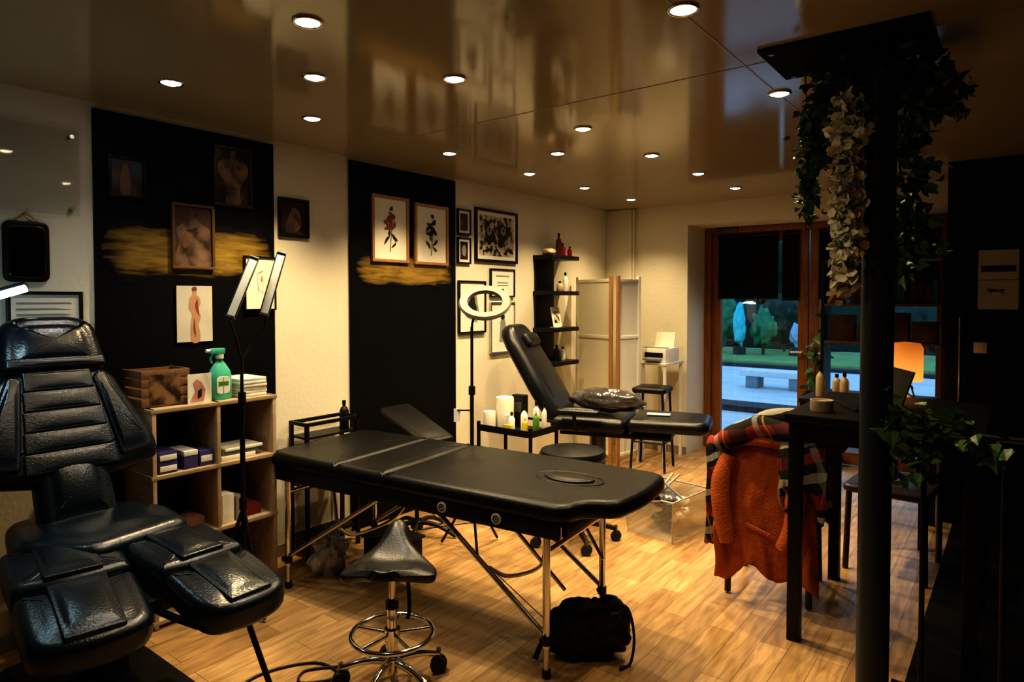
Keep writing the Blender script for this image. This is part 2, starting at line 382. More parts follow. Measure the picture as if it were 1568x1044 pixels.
W=bpy.data.worlds.new('dusk'); S.world=W; W.use_nodes=True
wn=W.node_tree.nodes; wl=W.node_tree.links; bg=wn['Background']
tcw=wn.new('ShaderNodeTexCoord'); sx=wn.new('ShaderNodeSeparateXYZ'); crw=wn.new('ShaderNodeValToRGB')
crw.color_ramp.elements[0].position=0; crw.color_ramp.elements[0].color=(.42,.66,.88,1); crw.color_ramp.elements[1].position=.6; crw.color_ramp.elements[1].color=(.22,.45,.76,1)
wl.new(tcw.outputs['Generated'],sx.inputs[0]); wl.new(sx.outputs['Z'],crw.inputs[0]); wl.new(crw.outputs[0],bg.inputs[0]); bg.inputs[1].default_value=1.7

# ---------------------------------------------------------------- pictures
art_dark=ramp_mat('dark_photo_print',[(.3,(.006,.007,.012)),(.55,(.04,.02,.015)),(.75,(.14,.08,.05))],7,.25,3)
art_body=ramp_mat('figure_photo_print',[(.3,(.03,.02,.018)),(.5,(.15,.085,.06)),(.72,(.32,.2,.13))],6,.25,3)
art_tat=ramp_mat('tattoo_flash_print',[(.44,(.02,.02,.02)),(.5,(.45,.4,.3)),(.62,(.62,.56,.42))],22,.3,4)
art_skin=M('skin_tone_print',(.5,.29,.18),.5); art_red=M('red_ink',(.26,.07,.05),.5); art_ink=M('black_ink',(.015,.02,.018),.5); art_grn=M('green_ink',(.05,.1,.03),.5)
art_mag=M('grey_print',(.3,.28,.25),.5); art_brn=M('brown_skin_print',(.20,.10,.065),.35,var=.4,scale=12)
skin_d=ramp_mat('dim_torso_print',[(.35,(.05,.03,.022)),(.5,(.17,.11,.075)),(.68,(.27,.18,.12))],14,.35,5)
def picture(name,y0,y1,z0,z1,fw,fm,inner=None,mat_b=0,art=(),d=.022,x0=0.0):
    g=grp(name,(x0,(y0+y1)/2,(z0+z1)/2)); w=(y1-y0)/2; h=(z1-z0)/2
    bx(g,'backing',.001,.010,-w+.002,w-.002,-h+.002,h-.002,black_m)
    if fw:
        bx(g,'frame_top',.001,d,-w,w,h-fw,h,fm,.002); bx(g,'frame_bottom',.001,d,-w,w,-h,-h+fw,fm,.002)
        bx(g,'frame_left',.001,d,-w,-w+fw,-h+fw,h-fw,fm,.002); bx(g,'frame_right',.001,d,w-fw,w,-h+fw,h-fw,fm,.002)
    a=w-fw; b=h-fw
    bx(g,'mount',.010,.012,-a,a,-b,b,paper_m if (mat_b or inner is None) else inner)
    if inner and mat_b: bx(g,'print',.012,.013,-a+mat_b,a-mat_b,-b+mat_b,b-mat_b,inner)
    for i,(mt,pts) in enumerate(art):
        xx=.0135+.0004*i
        flat(g,'art_shape',[(xx,-a+2*a*u,-b+2*b*v) for u,v in pts],mt)
    return g
def ell(cx,cy,rx,ry,n=14,a=0,wob=0):
    o=[]
    for k in range(n):
        t=2*math.pi*k/n; r=1+wob*math.sin(3*t+cx*9); x=rx*r*math.cos(t); y=ry*r*math.sin(t)
        o.append((cx+x*math.cos(a)-y*math.sin(a),cy+x*math.sin(a)+y*math.cos(a)))
    return o
def smooth2(poly,n=5): return [(q.x,q.y) for q in cat([(a,b,0) for a,b in poly],n,True)]
back_torso=smooth2([(.30,.02),(.72,.02),(.70,.22),(.78,.40),(.94,.55),(.95,.72),(.80,.80),(.62,.83),(.58,.90),(.60,.97),(.42,.97),(.43,.90),(.40,.83),(.22,.80),(.06,.72),(.08,.55),(.24,.40),(.32,.22)])
PX=.016
dkfr=M('dark_walnut_frame',(.05,.022,.012),.4)
tat_ink=M('faded_tattoo_ink',(.05,.04,.035),.4)
picture('framed_photograph',1.294,1.46,1.974,2.167,.012,black_m,art_dark,art=[(art_brn,smooth2([(.3,.02),(.55,.02),(.6,.5),(.52,.85),(.38,.85),(.28,.5)])),(M('dusk_blue_print',(.03,.06,.10),.3),rect(.62,.95,.62,.92))],x0=PX)
picture('framed_photograph',1.80,2.016,1.99,2.31,.014,dkfr,art_dark,art=[(skin_d,back_torso),(tat_ink,ell(.5,.62,.05,.12,14,0,.3)),(tat_ink,ell(.34,.68,.08,.03,14,.3,.3)),(tat_ink,ell(.66,.68,.08,.03,14,-.3,.3)),(tat_ink,ell(.5,.28,.13,.02,14,0,.2))],x0=PX)
picture('framed_photograph',1.58,1.80,1.65,1.98,.014,M('bronze_frame',(.16,.09,.04),.35),M('warm_brown_print',(.10,.06,.048),.3,var=.5,scale=8),art=[(skin_d,smooth2([(.05,.02),(.95,.02),(.9,.4),(.95,.62),(.68,.76),(.6,.9),(.4,.9),(.32,.76),(.05,.62),(.1,.4)])),(tat_ink,ell(.5,.6,.14,.05,16,0,.4)),(art_brn,ell(.3,.42,.1,.12,14,.2,.2))],x0=PX)
picture('canvas_print',1.60,1.785,1.277,1.564,0,black_m,M('pale_print_ground',(.6,.57,.5),.5),art=[(art_skin,smooth2([(.40,.0),(.62,.0),(.64,.15),(.60,.3),(.66,.45),(.6,.58),(.66,.7),(.62,.8),(.55,.84),(.55,.93),(.48,.96),(.43,.92),(.43,.84),(.36,.78),(.33,.6),(.42,.5),(.38,.3)],3)),(art_red,ell(.56,.62,.045,.14,10,.2,.3)),(art_brn,ell(.48,.25,.03,.16,10,.1,.3)),(art_brn,ell(.49,.95,.07,.04,10))],x0=PX)
picture('framed_drawing',1.966,2.158,1.434,1.734,.008,black_m,None,art=[(art_mag,ell(.5,.5,.2,.004,10,.9)),(art_mag,ell(.42,.5,.005,.3,10,.15)),(art_mag,ell(.6,.48,.005,.26,10,-.2)),(art_mag,ell(.5,.72,.12,.006,10,.3)),(art_mag,ell(.52,.35,.14,.005,10,-.4)),(art_skin,ell(.55,.6,.03,.05))],x0=PX)
picture('framed_photograph',2.191,2.394,1.857,2.084,.016,black_m,art_dark,art=[(skin_d,smooth2([(.15,.1),(.5,.05),(.8,.3),(.7,.7),(.45,.8),(.3,.55)]))])
def flower(col,s=1):
    o=[(art_grn,[(.47,.12),(.49,.12),(.55,.5),(.52,.8),(.505,.8),(.53,.5)])]
    for (x,y,r1,r2,a) in ((.44,.66,.10,.05,.5),(.56,.72,.1,.045,-.4),(.5,.58,.09,.055,1.3),(.42,.52,.1,.04,.1),(.6,.56,.09,.04,.9),(.36,.6,.07,.035,-.5)): o.append((col,ell(x,y,r1,r2,14,a*s,.25)))
    for (x,y,r1,r2,a) in ((.38,.32,.1,.028,.7),(.62,.36,.1,.028,-.6),(.6,.24,.08,.02,.5),(.52,.84,.05,.035,.3),(.46,.44,.03,.05,0)): o.append((art_ink,ell(x,y,r1,r2,12,a*s,.2)))
    return o
picture('framed_botanical_print',2.863,3.19,1.743,2.186,.020,wood_fr,None,art=flower(art_red),x0=PX)
picture('framed_botanical_print',3.248,3.588,1.74,2.17,.020,wood_fr,None,art=flower(art_ink,-1),x0=PX)
picture('small_framed_print',3.71,3.86,1.986,2.18,.012,black_m,art_dark,.02)
picture('small_framed_print',3.71,3.86,1.765,1.966,.012,black_m,art_dark,.02,art=[(art_mag,ell(.5,.5,.2,.25))])
picture('framed_tattoo_flash',3.915,4.456,1.79,2.214,.022,black_m,art_tat,.03,art=[(art_ink,ell(.3,.55,.12,.26,16,.3,.25)),(art_ink,ell(.66,.55,.15,.25,16,-.4,.25)),(art_mag,ell(.3,.6,.06,.1)),(art_mag,ell(.66,.62,.07,.09)),(art_ink,ell(.3,.62,.02,.05)),(art_ink,ell(.66,.64,.03,.03))])
picture('framed_certificate',4.10,4.42,1.51,1.742,.012,black_m,None,art=[(art_mag,[(.2,.75),(.8,.75),(.8,.8),(.2,.8)]),(art_mag,[(.25,.5),(.75,.5),(.75,.53),(.25,.53)]),(art_mag,[(.25,.4),(.75,.4),(.75,.43),(.25,.43)]),(art_ink,ell(.5,.2,.06,.08))])
picture('framed_drawing',3.72,4.04,1.23,1.637,.014,black_m,None,art=[(art_mag,ell(.5,.5,.28,.32,16,.2,.2)),(art_ink,ell(.5,.55,.16,.2,12,.3,.3))])
picture('framed_drawing',4.10,4.42,1.053,1.47,.012,alum,None,art=[(art_mag,[(.35,.2),(.6,.2),(.64,.55),(.52,.8),(.4,.62)]),(art_ink,ell(.5,.72,.09,.06))])
lines=[(art_mag,[(.08,.9-i*.075),(.55+.35*random.random(),.9-i*.075),(.9,.88-i*.075),(.08,.875-i*.075)]) for i in range(11)]
picture('framed_notice',.90,1.185,1.17,1.53,.014,black_m,None,art=lines)
g=grp('acrylic_sign_panel'); bx(g,'sheet',.018,.0195,.72,1.18,1.87,2.25,acryM)
for a,b in ((.75,1.90),(1.15,1.90),(.75,2.22),(1.15,2.22)): cyl(g,'standoff',.009,.028,(.014,a,b),alum,(0,90,0))
g=grp('hanging_mirror',(.0,.975,1.70))
Mw=axes((.012,0,0),(0,1,0),(0,0,1),(1,0,0))
cushion(g,'mirror_frame',rect(-.085,.085,-.13,.13),.02,black_m,Mw,rad=.035,crown=0)
cushion(g,'mirror_glass',rect(-.066,.066,-.11,.11),.004,M('mirror_silver',(.45,.45,.42),.03,1),axes((.023,0,0),(0,1,0),(0,0,1),(1,0,0)),rad=.025,crown=0)
tube(g,'strap',[(.01,-.05,.125),(.01,0,.165),(.01,.05,.125)],.003,wood_fr,False); cyl(g,'nail',.006,.02,(.01,0,.165),alum,(0,90,0))
# sign on dark wall
g=grp('wall_poster',(3.277,5.24,1.62)); pp=M('aged_poster_paper',(.5,.46,.36),.8)
bx(g,'poster_top',-.105,.105,-.004,-.001,.0,.19,pp); bx(g,'poster_bottom',-.105,.105,-.004,-.001,-.19,-.004,pp)
bx(g,'photo_band',-.09,.09,-.0055,-.004,.05,.09,art_dark); bx(g,'photo_band',-.06,.06,-.0055,-.004,-.10,-.06,art_tat)
g=grp('light_switch',(3.19,5.24,1.18)); bx(g,'plate',-.035,.035,-.01,-.001,-.035,.035,white_m,.003); bx(g,'rocker',-.018,.018,-.014,-.01,-.022,.022,white_m,.002)
g=grp('door_pull_handle',(3.085,5.24,0)); rod(g,'bar',(0,-.05,.46),(0,-.05,1.38),.011,steel_d); rod(g,'bracket',(0,-.05,.6),(0,-.001,.6),.008,steel_d); rod(g,'bracket',(0,-.05,1.25),(0,-.001,1.25),.008,steel_d)

# ---------------------------------------------------------------- wall shelf
g=grp('wall_shelf_unit')
bx(g,'backboard',.001,.022,4.72,5.0,.86,1.88,blackwood,.003)
for z in (1.86,1.545,1.225,.925): bx(g,'shelf',.001,.21,4.70,5.13,z-.018,z+.018,blackwood,.003)
tan=M('tan_ceramic',(.5,.38,.24),.4)
def on_shelf(name,z,items):
    g=grp(name)
    for (y,r,h,mt,x) in items: bottle(g,'bottle',x,y,z,r,h,mt)
on_shelf('bottles',1.879,[(4.93,.026,.2,M('brown_bottle',(.12,.03,.01),.2),.12),(5.02,.028,.12,red,.1),(5.08,.022,.09,red,.14)])
on_shelf('bottles',1.564,[(4.95,.03,.09,tan,.12),(5.04,.025,.17,white_m,.12),(5.09,.02,.12,tan,.1)])
on_shelf('bottles',.944,[(4.9,.03,.14,black_m,.12),(5.0,.025,.12,white_m,.12)])
g=grp('seashell_ornament',(.12,4.77,1.879)); blob(g,'shell',(0,0,.028),(.06,.045,.03),tan,4)
g=grp('white_card'); box(g,'card',(.004,.13,.18),(.14,4.86,1.335),paper_m,rot=(0,-12,0)); box(g,'print',(.003,.08,.1),(.143,4.86,1.335),art_tat,rot=(0,-12,0)); bx(g,'stand',.10,.16,4.82,4.90,1.2435,1.25,paper_m)

# ---------------------------------------------------------------- folding screen
g=grp('folding_screen')
scr=M('cream_screen_paper',(.62,.57,.44),.8,var=.06)
def panel(a,b,nm,fm,sheet):
    a=Vector(a);b=Vector(b); d=b-a; Ln=d.length; ang=math.degrees(math.atan2(d.y,d.x)); c=(a+b)/2
    box(g,nm+'_sheet',(Ln-.06,.006,1.56),(c.x,c.y,.87),sheet,rot=(0,0,ang))
    for i,(q,s) in enumerate(((a,1),(b,-1))):
        qq=q+d.normalized()*.018*s; box(g,nm+'_post',(.034,.024,1.70),(qq.x,qq.y,.85),fm[i],.003,rot=(0,0,ang))
    for z in (.1,.62,1.15,1.66): box(g,nm+'_rail',(Ln-.06,.02,.03),(c.x,c.y,z),sheet,.002,rot=(0,0,ang))
panel((.06,5.33),(.515,5.2),'panel',(scr,wood_fr),scr); panel((.555,5.205),(.635,5.50),'panel_b',(wood_fr,white_m),white_m)

# ---------------------------------------------------------------- printer desk
g=grp('white_side_desk',(.62,5.78,0))
bx(g,'top',-.02,.235,-.2,.2,.885,.91,white_m,.004)
for a in (0,.215):
    for b in (-.18,.18): bx(g,'leg',a-.012,a+.012,b-.012,b+.012,0,.885,white_m)
g=grp('printer',(.72,5.76,.911))
bx(g,'body',-.12,.12,-.15,.15,0,.13,white_m,.012); bx(g,'output_tray',-.08,.08,-.21,-.15,.02,.035,M('grey_plastic',(.2,.2,.2),.4)); bx(g,'slot',-.09,.09,-.153,-.149,.045,.09,black_m)
box(g,'paper_feed',(.19,.01,.16),(0,.1,.19),paper_m,rot=(-15,0,0)); bx(g,'panel',-.11,.11,-.14,-.06,.13,.137,M('grey_plastic',(.2,.2,.2),.4))
g=grp('black_stool',(.83,5.36,0),10)
cushion(g,'seat',rect(-.15,.15,-.15,.15),.05,vinyl,axes((0,0,.70),(1,0,0),(0,1,0),(0,0,1)),rad=.04)
for a in (-1,1):
    for b in (-1,1): rod(g,'leg',(a*.12,b*.12,.68),(a*.15,b*.15,0.005),.011,black_m)
for a,b,c,d in ((-1,-1,1,-1),(1,-1,1,1),(1,1,-1,1),(-1,1,-1,-1)): rod(g,'stretcher',(a*.14,b*.14,.25),(c*.14,d*.14,.25),.008,black_m)

# ---------------------------------------------------------------- cube shelf
g=grp('cube_shelf')
SX=.33
for y in (1.35,1.65,1.95): bx(g,'side',.022,SX,y-.009,y+.009,0.005,1.0,pine,.001)
for z in (.03,.38,.69,1.0): bx(g,'board',.022,SX+.002,1.335,1.965,z-.018 if z>.9 else z-.009,z if z>.9 else z+.009,pine,.001)
bx(g,'back',.018,.022,1.35,1.95,0.02,.99,blackwood)
def stack(name,items):
    g=grp(name)
    for (x0,x1,y0,y1,z0,z1,mt) in items: bx(g,'box',x0,x1,y0,y1,z0,z1,mt,.002)
z2=.70
stack('glove_boxes',[(.15,.31,1.375,1.46,z2,z2+.05,purple),(.15,.31,1.375,1.46,z2+.051,z2+.10,purple),(.312,.315,1.38,1.455,z2+.06,z2+.085,white_m),(.312,.315,1.38,1.455,z2+.01,z2+.035,white_m),
  (.14,.31,1.49,1.555,z2,z2+.06,purple),(.14,.312,1.49,1.555,z2+.061,z2+.085,white_m),(.14,.31,1.565,1.63,z2,z2+.075,purple),(.311,.313,1.57,1.625,z2+.02,z2+.05,white_m)])
stack('book_stack',[(.1,.3,1.68,1.86,z2,z2+.02,paper_m),(.1,.29,1.69,1.88,z2+.021,z2+.04,M('grey_plastic',(.2,.2,.2),.4)),(.12,.3,1.7,1.9,z2+.041,z2+.055,paper_m)])
z3=.39
stack('supply_boxes',[(.12,.3,1.68,1.74,z3,z3+.14,paper_m),(.12,.3,1.75,1.79,z3,z3+.12,art_mag),(.12,.28,1.80,1.9,z3,z3+.05,M('dull_red_card',(.22,.03,.02),.6)),(.1,.28,1.39,1.6,z3,z3+.06,art_brn)])
cratem=M('dark_crate_wood',(.22,.12,.055),.55,var=.3,scale=25)
g=grp('wooden_crate',(.17,1.445,1.001))
for z in (.02,.065,.11,.15): bx(g,'front_slat',.085,.095,-.12,.10,z-.018,z+.019,cratem,.002)
for z in (.02,.065,.11,.15): bx(g,'side_slat',-.1,.085,-.12,-.112,z-.018,z+.019,cratem,.002); bx(g,'side_slat',-.1,.085,.092,.10,z-.018,z+.019,cratem,.002)
bx(g,'bottom',-.1,.085,-.112,.092,0,.008,cratem); bx(g,'back_slat',-.1,-.092,-.112,.092,0.01,.165,cratem)
bx(g,'portrait_print',.0955,.0965,-.085,.055,.01,.15,ramp_mat('sepia_portrait',[(.42,(.03,.015,.008)),(.58,(.26,.15,.075))],13,.5,3))
g=grp('photo_card',(.29,1.575,1.001)); bx(g,'card',0,.004,-.055,.06,0,.14,paper_m); flat(g,'figure',[(.0055,-.045,.01),(.0055,.02,.01),(.0055,.03,.06),(.0055,.01,.10),(.0055,-.012,.115),(.0055,-.03,.10),(.0055,-.02,.06)],M('pink_photo',(.55,.27,.2),.4,var=.4,scale=20)); flat(g,'tattoo',[(.006,-.01,.02),(.006,.01,.03),(.006,.012,.07),(.006,-.008,.06)],art_ink)
def spray(loc,liq,rz=0,nm='spray_bottle'):
    g=grp(nm,loc,rz)
    o=lathe(g,'bottle_body',[(0,0),(.055,0),(.06,.01),(.06,.11),(.052,.14),(.03,.175),(.017,.19),(.017,.205),(0,.205)],(0,0,0),liq); o.scale=(.62,1,1)
    cyl(g,'collar',.02,.02,(0,0,.212),white_m); box(g,'head',(.03,.075,.03),(0,-.012,.238),teal,.008); cyl(g,'nozzle',.009,.02,(0,-.058,.242),white_m,(90,0,0))
    tube(g,'trigger',[(0,-.03,.225),(0,-.045,.205),(0,-.04,.18)],.006,teal); cushion(g,'label',rect(-.034,.034,.03,.115),.003,white_m,axes((.0355,0,0),(0,1,0),(0,0,1),(1,0,0)),rad=.02,crown=0); bx(g,'label_band',.0372,.0378,-.026,.026,.07,.09,M('green_plastic',(.1,.25,.04),.3))
    return g
spray((.25,1.70,1.001),teal)
g=grp('paper_towel_stack',(.2,1.855,1.001))
for i in range(6): box(g,'towel',(.19+random.uniform(-.01,.01),.15,.015),(0,random.uniform(-.004,.004),.008+.0158*i),paper_m,.004,rot=(0,0,random.uniform(-3,3)))

# ---------------------------------------------------------------- left tattoo chair
def seg_pads(g,nm,x0,x1,yc,W,z0,z1,T,mat,rz,tap=.95,k=2,bow=.035):
    """leg pad made of k rolled cushions following each other, slightly bowed"""
    L_=(x1-x0)/k
    for i in range(k):
        a=x0+i*L_; dz=(z1-z0)/(x1-x0); w0=W/2*(1-(1-tap)*i/k); w1=W/2*(1-(1-tap)*(i+1)/k)
        poly=[(0,-w0,.03),(L_*.5,-w0*1.02,.05),(L_-.004,-w1,.07 if i==k-1 else .02),(L_-.004+bow*(1 if i==k-1 else .6),0,.1),(L_-.004,w1,.07 if i==k-1 else .02),(L_*.5,w0*1.02,.05),(0,w0,.03),(bow*.6 if i else 0.005,0,.1)]
        th=math.atan(dz)-(.10 if i==k-1 else -.03)
        X=Vector((math.cos(R(rz))*math.cos(th),math.sin(R(rz))*math.cos(th),math.sin(th)))
        Y=Vector((-math.sin(R(rz)),math.cos(R(rz)),0)); Z=X.cross(Y)
        o=(x0+(a-x0)*math.cos(R(rz)),yc+(a-x0)*math.sin(R(rz)),z0+dz*(a-x0))
        cushion(g,nm,poly,T,mat,axes(o,X,Y,Z),rad=.03,crown=.010,edge=T*.34)
        cushion(g,nm+'_panel',[(L_*.03,-w0*.50),(L_*.96,-w1*.50),(L_*.96,w1*.50),(L_*.03,w0*.50)],.022,mat,axes(Vector(o)+Z*(T/2+.001),X,Y,Z),rad=.010,crown=.014,edge=.007)
g=grp('tattoo_chair',(0,1.0,0))
seg_pads(g,'leg_pad_left',.62,1.25,-.125,.35,.565,.48,.11,leather_n,-9,k=2)
seg_pads(g,'leg_pad_right',.80,1.39,.17,.32,.555,.49,.11,leather_n,2,k=2)
cushion(g,'seat',[(.30,-.2),(.62,-.27),(.86,-.1),(.80,.28),(.55,.31),(.30,.2)],.11,leather_n,axes((0,0,.585),(1,0,0),(0,1,0),(0,0,1)),rad=.06,crown=.02)
tb=R(25); U=Vector((-math.sin(tb),0,math.cos(tb))); Zn=Vector((math.cos(tb),0,math.sin(tb)))
def bk(v,off=0): 
    o=Vector((.47,0,.62))+U*v+Zn*off; return axes(o,(0,1,0),U,Zn)
cushion(g,'lumbar_stem',[(-.14,-.02),(.14,-.02),(.13,.30),(-.13,.30)],.10,leather_n,bk(0),crown=.02)
cushion(g,'backrest',[(-.13,-.02,.04),(.13,-.02,.04),(.34,.02,.06),(.335,.12,.07),(.20,.46,.08),(-.20,.46,.08),(-.335,.12,.07),(-.34,.02,.06)],.10,leather_n,bk(.18,.0),rad=.05,crown=.004)
for i in range(5):
    a=.20+i*.084; w=.165-.010*i
    cushion(g,'back_channel',[(-w,0),(w,0),(w*.97,.0835),(-w*.97,.0835)],.030,leather_n,bk(a,.047),rad=.006,crown=.004,edge=.006)
for s in (-1,1):
    cushion(g,'back_wing_pad',[(s*.175,.03,.02),(s*.31,.05,.05),(s*.30,.12,.05),(s*.17,.42,.03),(s*.125,.40,.02)],.030,leather_n,bk(.19,.048),rad=.03,crown=.012,edge=.012)
cushion(g,'headrest',[(-.20,0,.05),(.20,0,.05),(.175,.22,.05),(.10,.26,.08),(-.10,.26,.08),(-.175,.22,.05)],.10,leather_n,bk(.61,.02),crown=.02)
cushion(g,'headrest_band',[(-.18,.0),(.18,.0),(.175,.045),(-.175,.045)],.03,leather_n,bk(.625,.07),rad=.015,crown=.004,edge=.01)
for s in (-1,1):
    rod(g,'back_support',(.40,s*.08,.5),tuple(Vector((.47,s*.08,.62))+U*.5-Zn*.06),.014,black_m)
box(g,'under_frame',(.75,.36,.05),(.72,.02,.49),black_m,.008,rot=(0,5,0))
box(g,'lift_column',(.2,.16,.38),(.62,0,.27),black_m,.02); box(g,'base_plate',(.8,.42,.05),(.68,0,.04),black_m,.015)
for s in (-1,1): box(g,'base_foot',(.08,.5,.05),(.68+s*.36,0,.03),black_m,.012)
rod(g,'front_prop',(1.25,.22,.46),(1.40,.30,.005),.01,black_m)
tube(g,'footpad_bracket',[(.9,.0,.46),(1.1,.02,.44),(1.3,.05,.44)],.012,black_m)
g=grp('floor_cable'); 
tube(g,'cable',[(1.10,1.18,.006),(1.02,1.42,.006),(1.12,1.62,.006),(1.28,1.62,.006),(1.2,1.5,.006),(1.14,1.56,.006),(1.22,1.66,.006)],.005,rubber)
tube(g,'cable',[(1.2,1.25,.006),(1.32,1.42,.006),(1.25,1.5,.006)],.005,rubber)

# ---------------------------------------------------------------- LED lamp far left
led=emis('led_tube_glow',(.72,.93,1),30)
g=grp('led_task_lamp')
lathe(g,'base',[(0,0),(.13,0),(.13,.015),(.03,.03),(0,.03)],(.34,.46,0),black_m); rod(g,'post',(.34,.46,.02),(.34,.46,1.30),.011,black_m)
tube(g,'arm',[(.34,.46,1.28),(.34,.46,1.42),(.40,.56,1.50),(.45,.66,1.51)],.008,black_m)
d=Vector((.07,.13,.05)).normalized(); a=Vector((.455,.685,1.485))
rod(g,'housing',a+Vector((-.008,0,.010)),a+d*.17+Vector((-.008,0,.010)),.015,steel_d); rod(g,'led_tube',a,a+d*.165,.014,led)
pl=bpy.data.lights.new('led_beam','POINT'); pl.energy=1.8; pl.color=(.5,.82,1); pl.shadow_soft_size=.04; po=bpy.data.objects.new('led_beam',pl); C.objects.link(po); po.parent=g; po.location=a+d*.09+Vector((.06,0,-.01))

# ---------------------------------------------------------------- twin bar lamp
g=grp('twin_bar_work_lamp'); bp_=Vector((.47,1.69,0))
for k in range(3):
    an=R(120*k); rod(g,'tripod_leg',bp_+Vector((0,0,.5)),bp_+Vector((.17*math.cos(an),.17*math.sin(an),.012)),.009,black_m); rod(g,'tripod_brace',bp_+Vector((0,0,.22)),bp_+Vector((.09*math.cos(an),.09*math.sin(an),.27)),.005,black_m)
rod(g,'pole',bp_+Vector((0,0,.15)),bp_+Vector((0,0,1.05)),.012,black_m); rod(g,'pole_upper',bp_+Vector((0,0,1.0)),bp_+Vector((0,0,1.22)),.008,black_m)
for z in (.52,1.03): cyl(g,'clamp_collar',.018,.05,bp_+Vector((0,0,z)),black_m)
dif=M('lamp_diffuser',(.75,.77,.74),.4)
for p0,p1 in (((.5,1.618,1.41),(.5,1.743,1.69)),((.5,1.79,1.418),(.5,1.89,1.72))):
    p0=Vector(p0);p1=Vector(p1); dd=(p1-p0).normalized(); Z=Vector((.8,-.6,0)); Z=(Z-dd*Z.dot(dd)).normalized(); X=dd.cross(Z)
    for nm,w,t,off,mt,ex in (('bar_housing',.046,.014,0,steel_d,0),('bar_diffuser',.034,.004,.009,dif,-.02)):
        o=box(g,nm,(w,(p1-p0).length+ex,t),(0,0,0),mt,.0015); o.matrix_local=axes((p0+p1)/2+Z*off,X,dd,Z)
    rod(g,'bar_hinge',p0-X*.02,p0+X*.02,.01,black_m); rod(g,'bar_top_hinge',p1-X*.02,p1+X*.02,.012,black_m)
tube(g,'gooseneck',[bp_+Vector((0,0,1.2)),bp_+Vector((.0,-.03,1.32)),(.49,1.62,1.40)],.006,black_m)
tube(g,'gooseneck',[bp_+Vector((0,0,1.2)),bp_+Vector((0,.05,1.28)),(.49,1.80,1.36),(.495,1.795,1.41)],.006,black_m)

# ---------------------------------------------------------------- black rack at wall
g=grp('black_metal_rack')
for x in (.045,.195):
    for y in (2.24,2.60): bx(g,'post',x-.01,x+.01,y-.01,y+.01,0,.79,black_m)
for z in (.12,.42,.70):
    bx(g,'shelf',.045,.195,2.24,2.60,z-.006,z+.006,black_m)
for y in (2.24,2.60): bx(g,'rail',.035,.205,y-.008,y+.008,.77,.79,black_m)
for x in (.045,.195): bx(g,'rail',x-.008,x+.008,2.24,2.60,.77,.79,black_m)
on=grp('black_pump_bottle'); bottle(on,'bottle',.12,2.56,.707,.028,.17,black_m)

# ---------------------------------------------------------------- massage table
g=grp('massage_table',(1.17,2.38,0),5.5)
TZ=.665
I=lambda z:axes((0,0,z),(1,0,0),(0,1,0),(0,0,1))
cushion(g,'pad_foot',[(-.93,-.37,.09),(-.42,-.37,.012),(-.42,.36,.012),(-.93,.36,.09)],.075,vinyl,I(TZ),crown=.006,edge=.03)
cushion(g,'pad_middle',[(-.418,-.37,.012),(-.11,-.37,.012),(-.11,.36,.012),(-.418,.36,.012)],.075,vinyl,I(TZ),crown=.006,edge=.03)
cushion(g,'pad_head',[(-.108,-.37,.012),(.83,-.37,.09),(.86,-.24,.06),(.98,-.20,.07),(1.02,.02,.1),(1.0,.33,.09),(.6,.365,.1),(-.108,.36,.012)],.075,vinyl,I(TZ),crown=.006,edge=.03)
cushion(g,'face_hole_plug',[(.52,.0),(.60,-.075),(.72,-.075),(.80,0),(.72,.075),(.60,.075)],.02,vinyl,I(TZ+.042),rad=.06,crown=.006)
tube(g,'face_hole_piping',[(.50+.16*(1-math.cos(t)),.095*math.sin(t),TZ+.041) for t in [2*math.pi*k/16 for k in range(16)]],.005,vinyl,closed=True,n=3)
for y in (-.35,.34): bx(g,'side_rail',-.86,.80,y-.012,y+.012,.565,.632,black_m,.006)
bx(g,'end_rail',-.87,-.845,-.34,.33,.565,.632,black_m,.004); bx(g,'end_rail',.80,.825,-.34,.33,.575,.632,black_m,.004)
bx(g,'deck',-.85,.82,-.34,.33,.625,.634,blackwood)
for X in (.235,.515):
    cyl(g,'round_badge',.023,.006,(X,-.365,.605),white_m,(90,0,0)); torus(g,'badge_ring',.013,.0025,black_m,(X,-.369,.605),(90,0,0),seg=20); cyl(g,'badge_dot',.004,.009,(X,-.366,.605),black_m,(90,0,0))
for sx,lx in ((1,.73),(-1,-.80)):
    for y in (-.33,.20 if sx>0 else .30):
        rod(g,'leg_tube',(lx,y,.12),(lx,y,.60),.0155,chrome); rod(g,'leg_extension',(lx,y,.02),(lx,y,.20),.0125,alum); cyl(g,'rubber_foot',.018,.03,(lx,y,.016),rubber); cyl(g,'leg_knob',.014,.022,(lx-.0,y-.022,.16),black_m,(90,0,0)); cyl(g,'leg_collar',.02,.035,(lx,y,.15),black_m)
        rod(g,'diagonal_strut',(sx*.16,y*.95,.57),(lx-sx*.01,y,.17),.011,alum)
        rod(g,'short_brace',(sx*.50,y*.9,.57),(sx*.445+ .0,y*.97,.375),.008,alum) if sx<0 else rod(g,'short_brace',(.56,y*.95,.57),(.76,y*.7,.32),.008,alum)
    tube(g,'cross_tube',[(sx*.445,-.31,.37),(sx*.47,-.2,.30),(sx*.50,0,.27),(sx*.47,.12,.30),(sx*.445,.19,.37)],.009,alum)
    rod(g,'leg_crossbar',(lx,-.33,.50),(lx,.20 if sx>0 else .30,.50),.011,chrome)
rod(g,'head_bar',(.80,.10,.60),(1.0,.22,.612),.009,chrome)
for a,b in (((-.8,-.3,.2),(.73,.15,.56)),((-.8,.28,.56),(.73,-.3,.2))): rod(g,'tension_cable',a,b,.0022,steel_d)

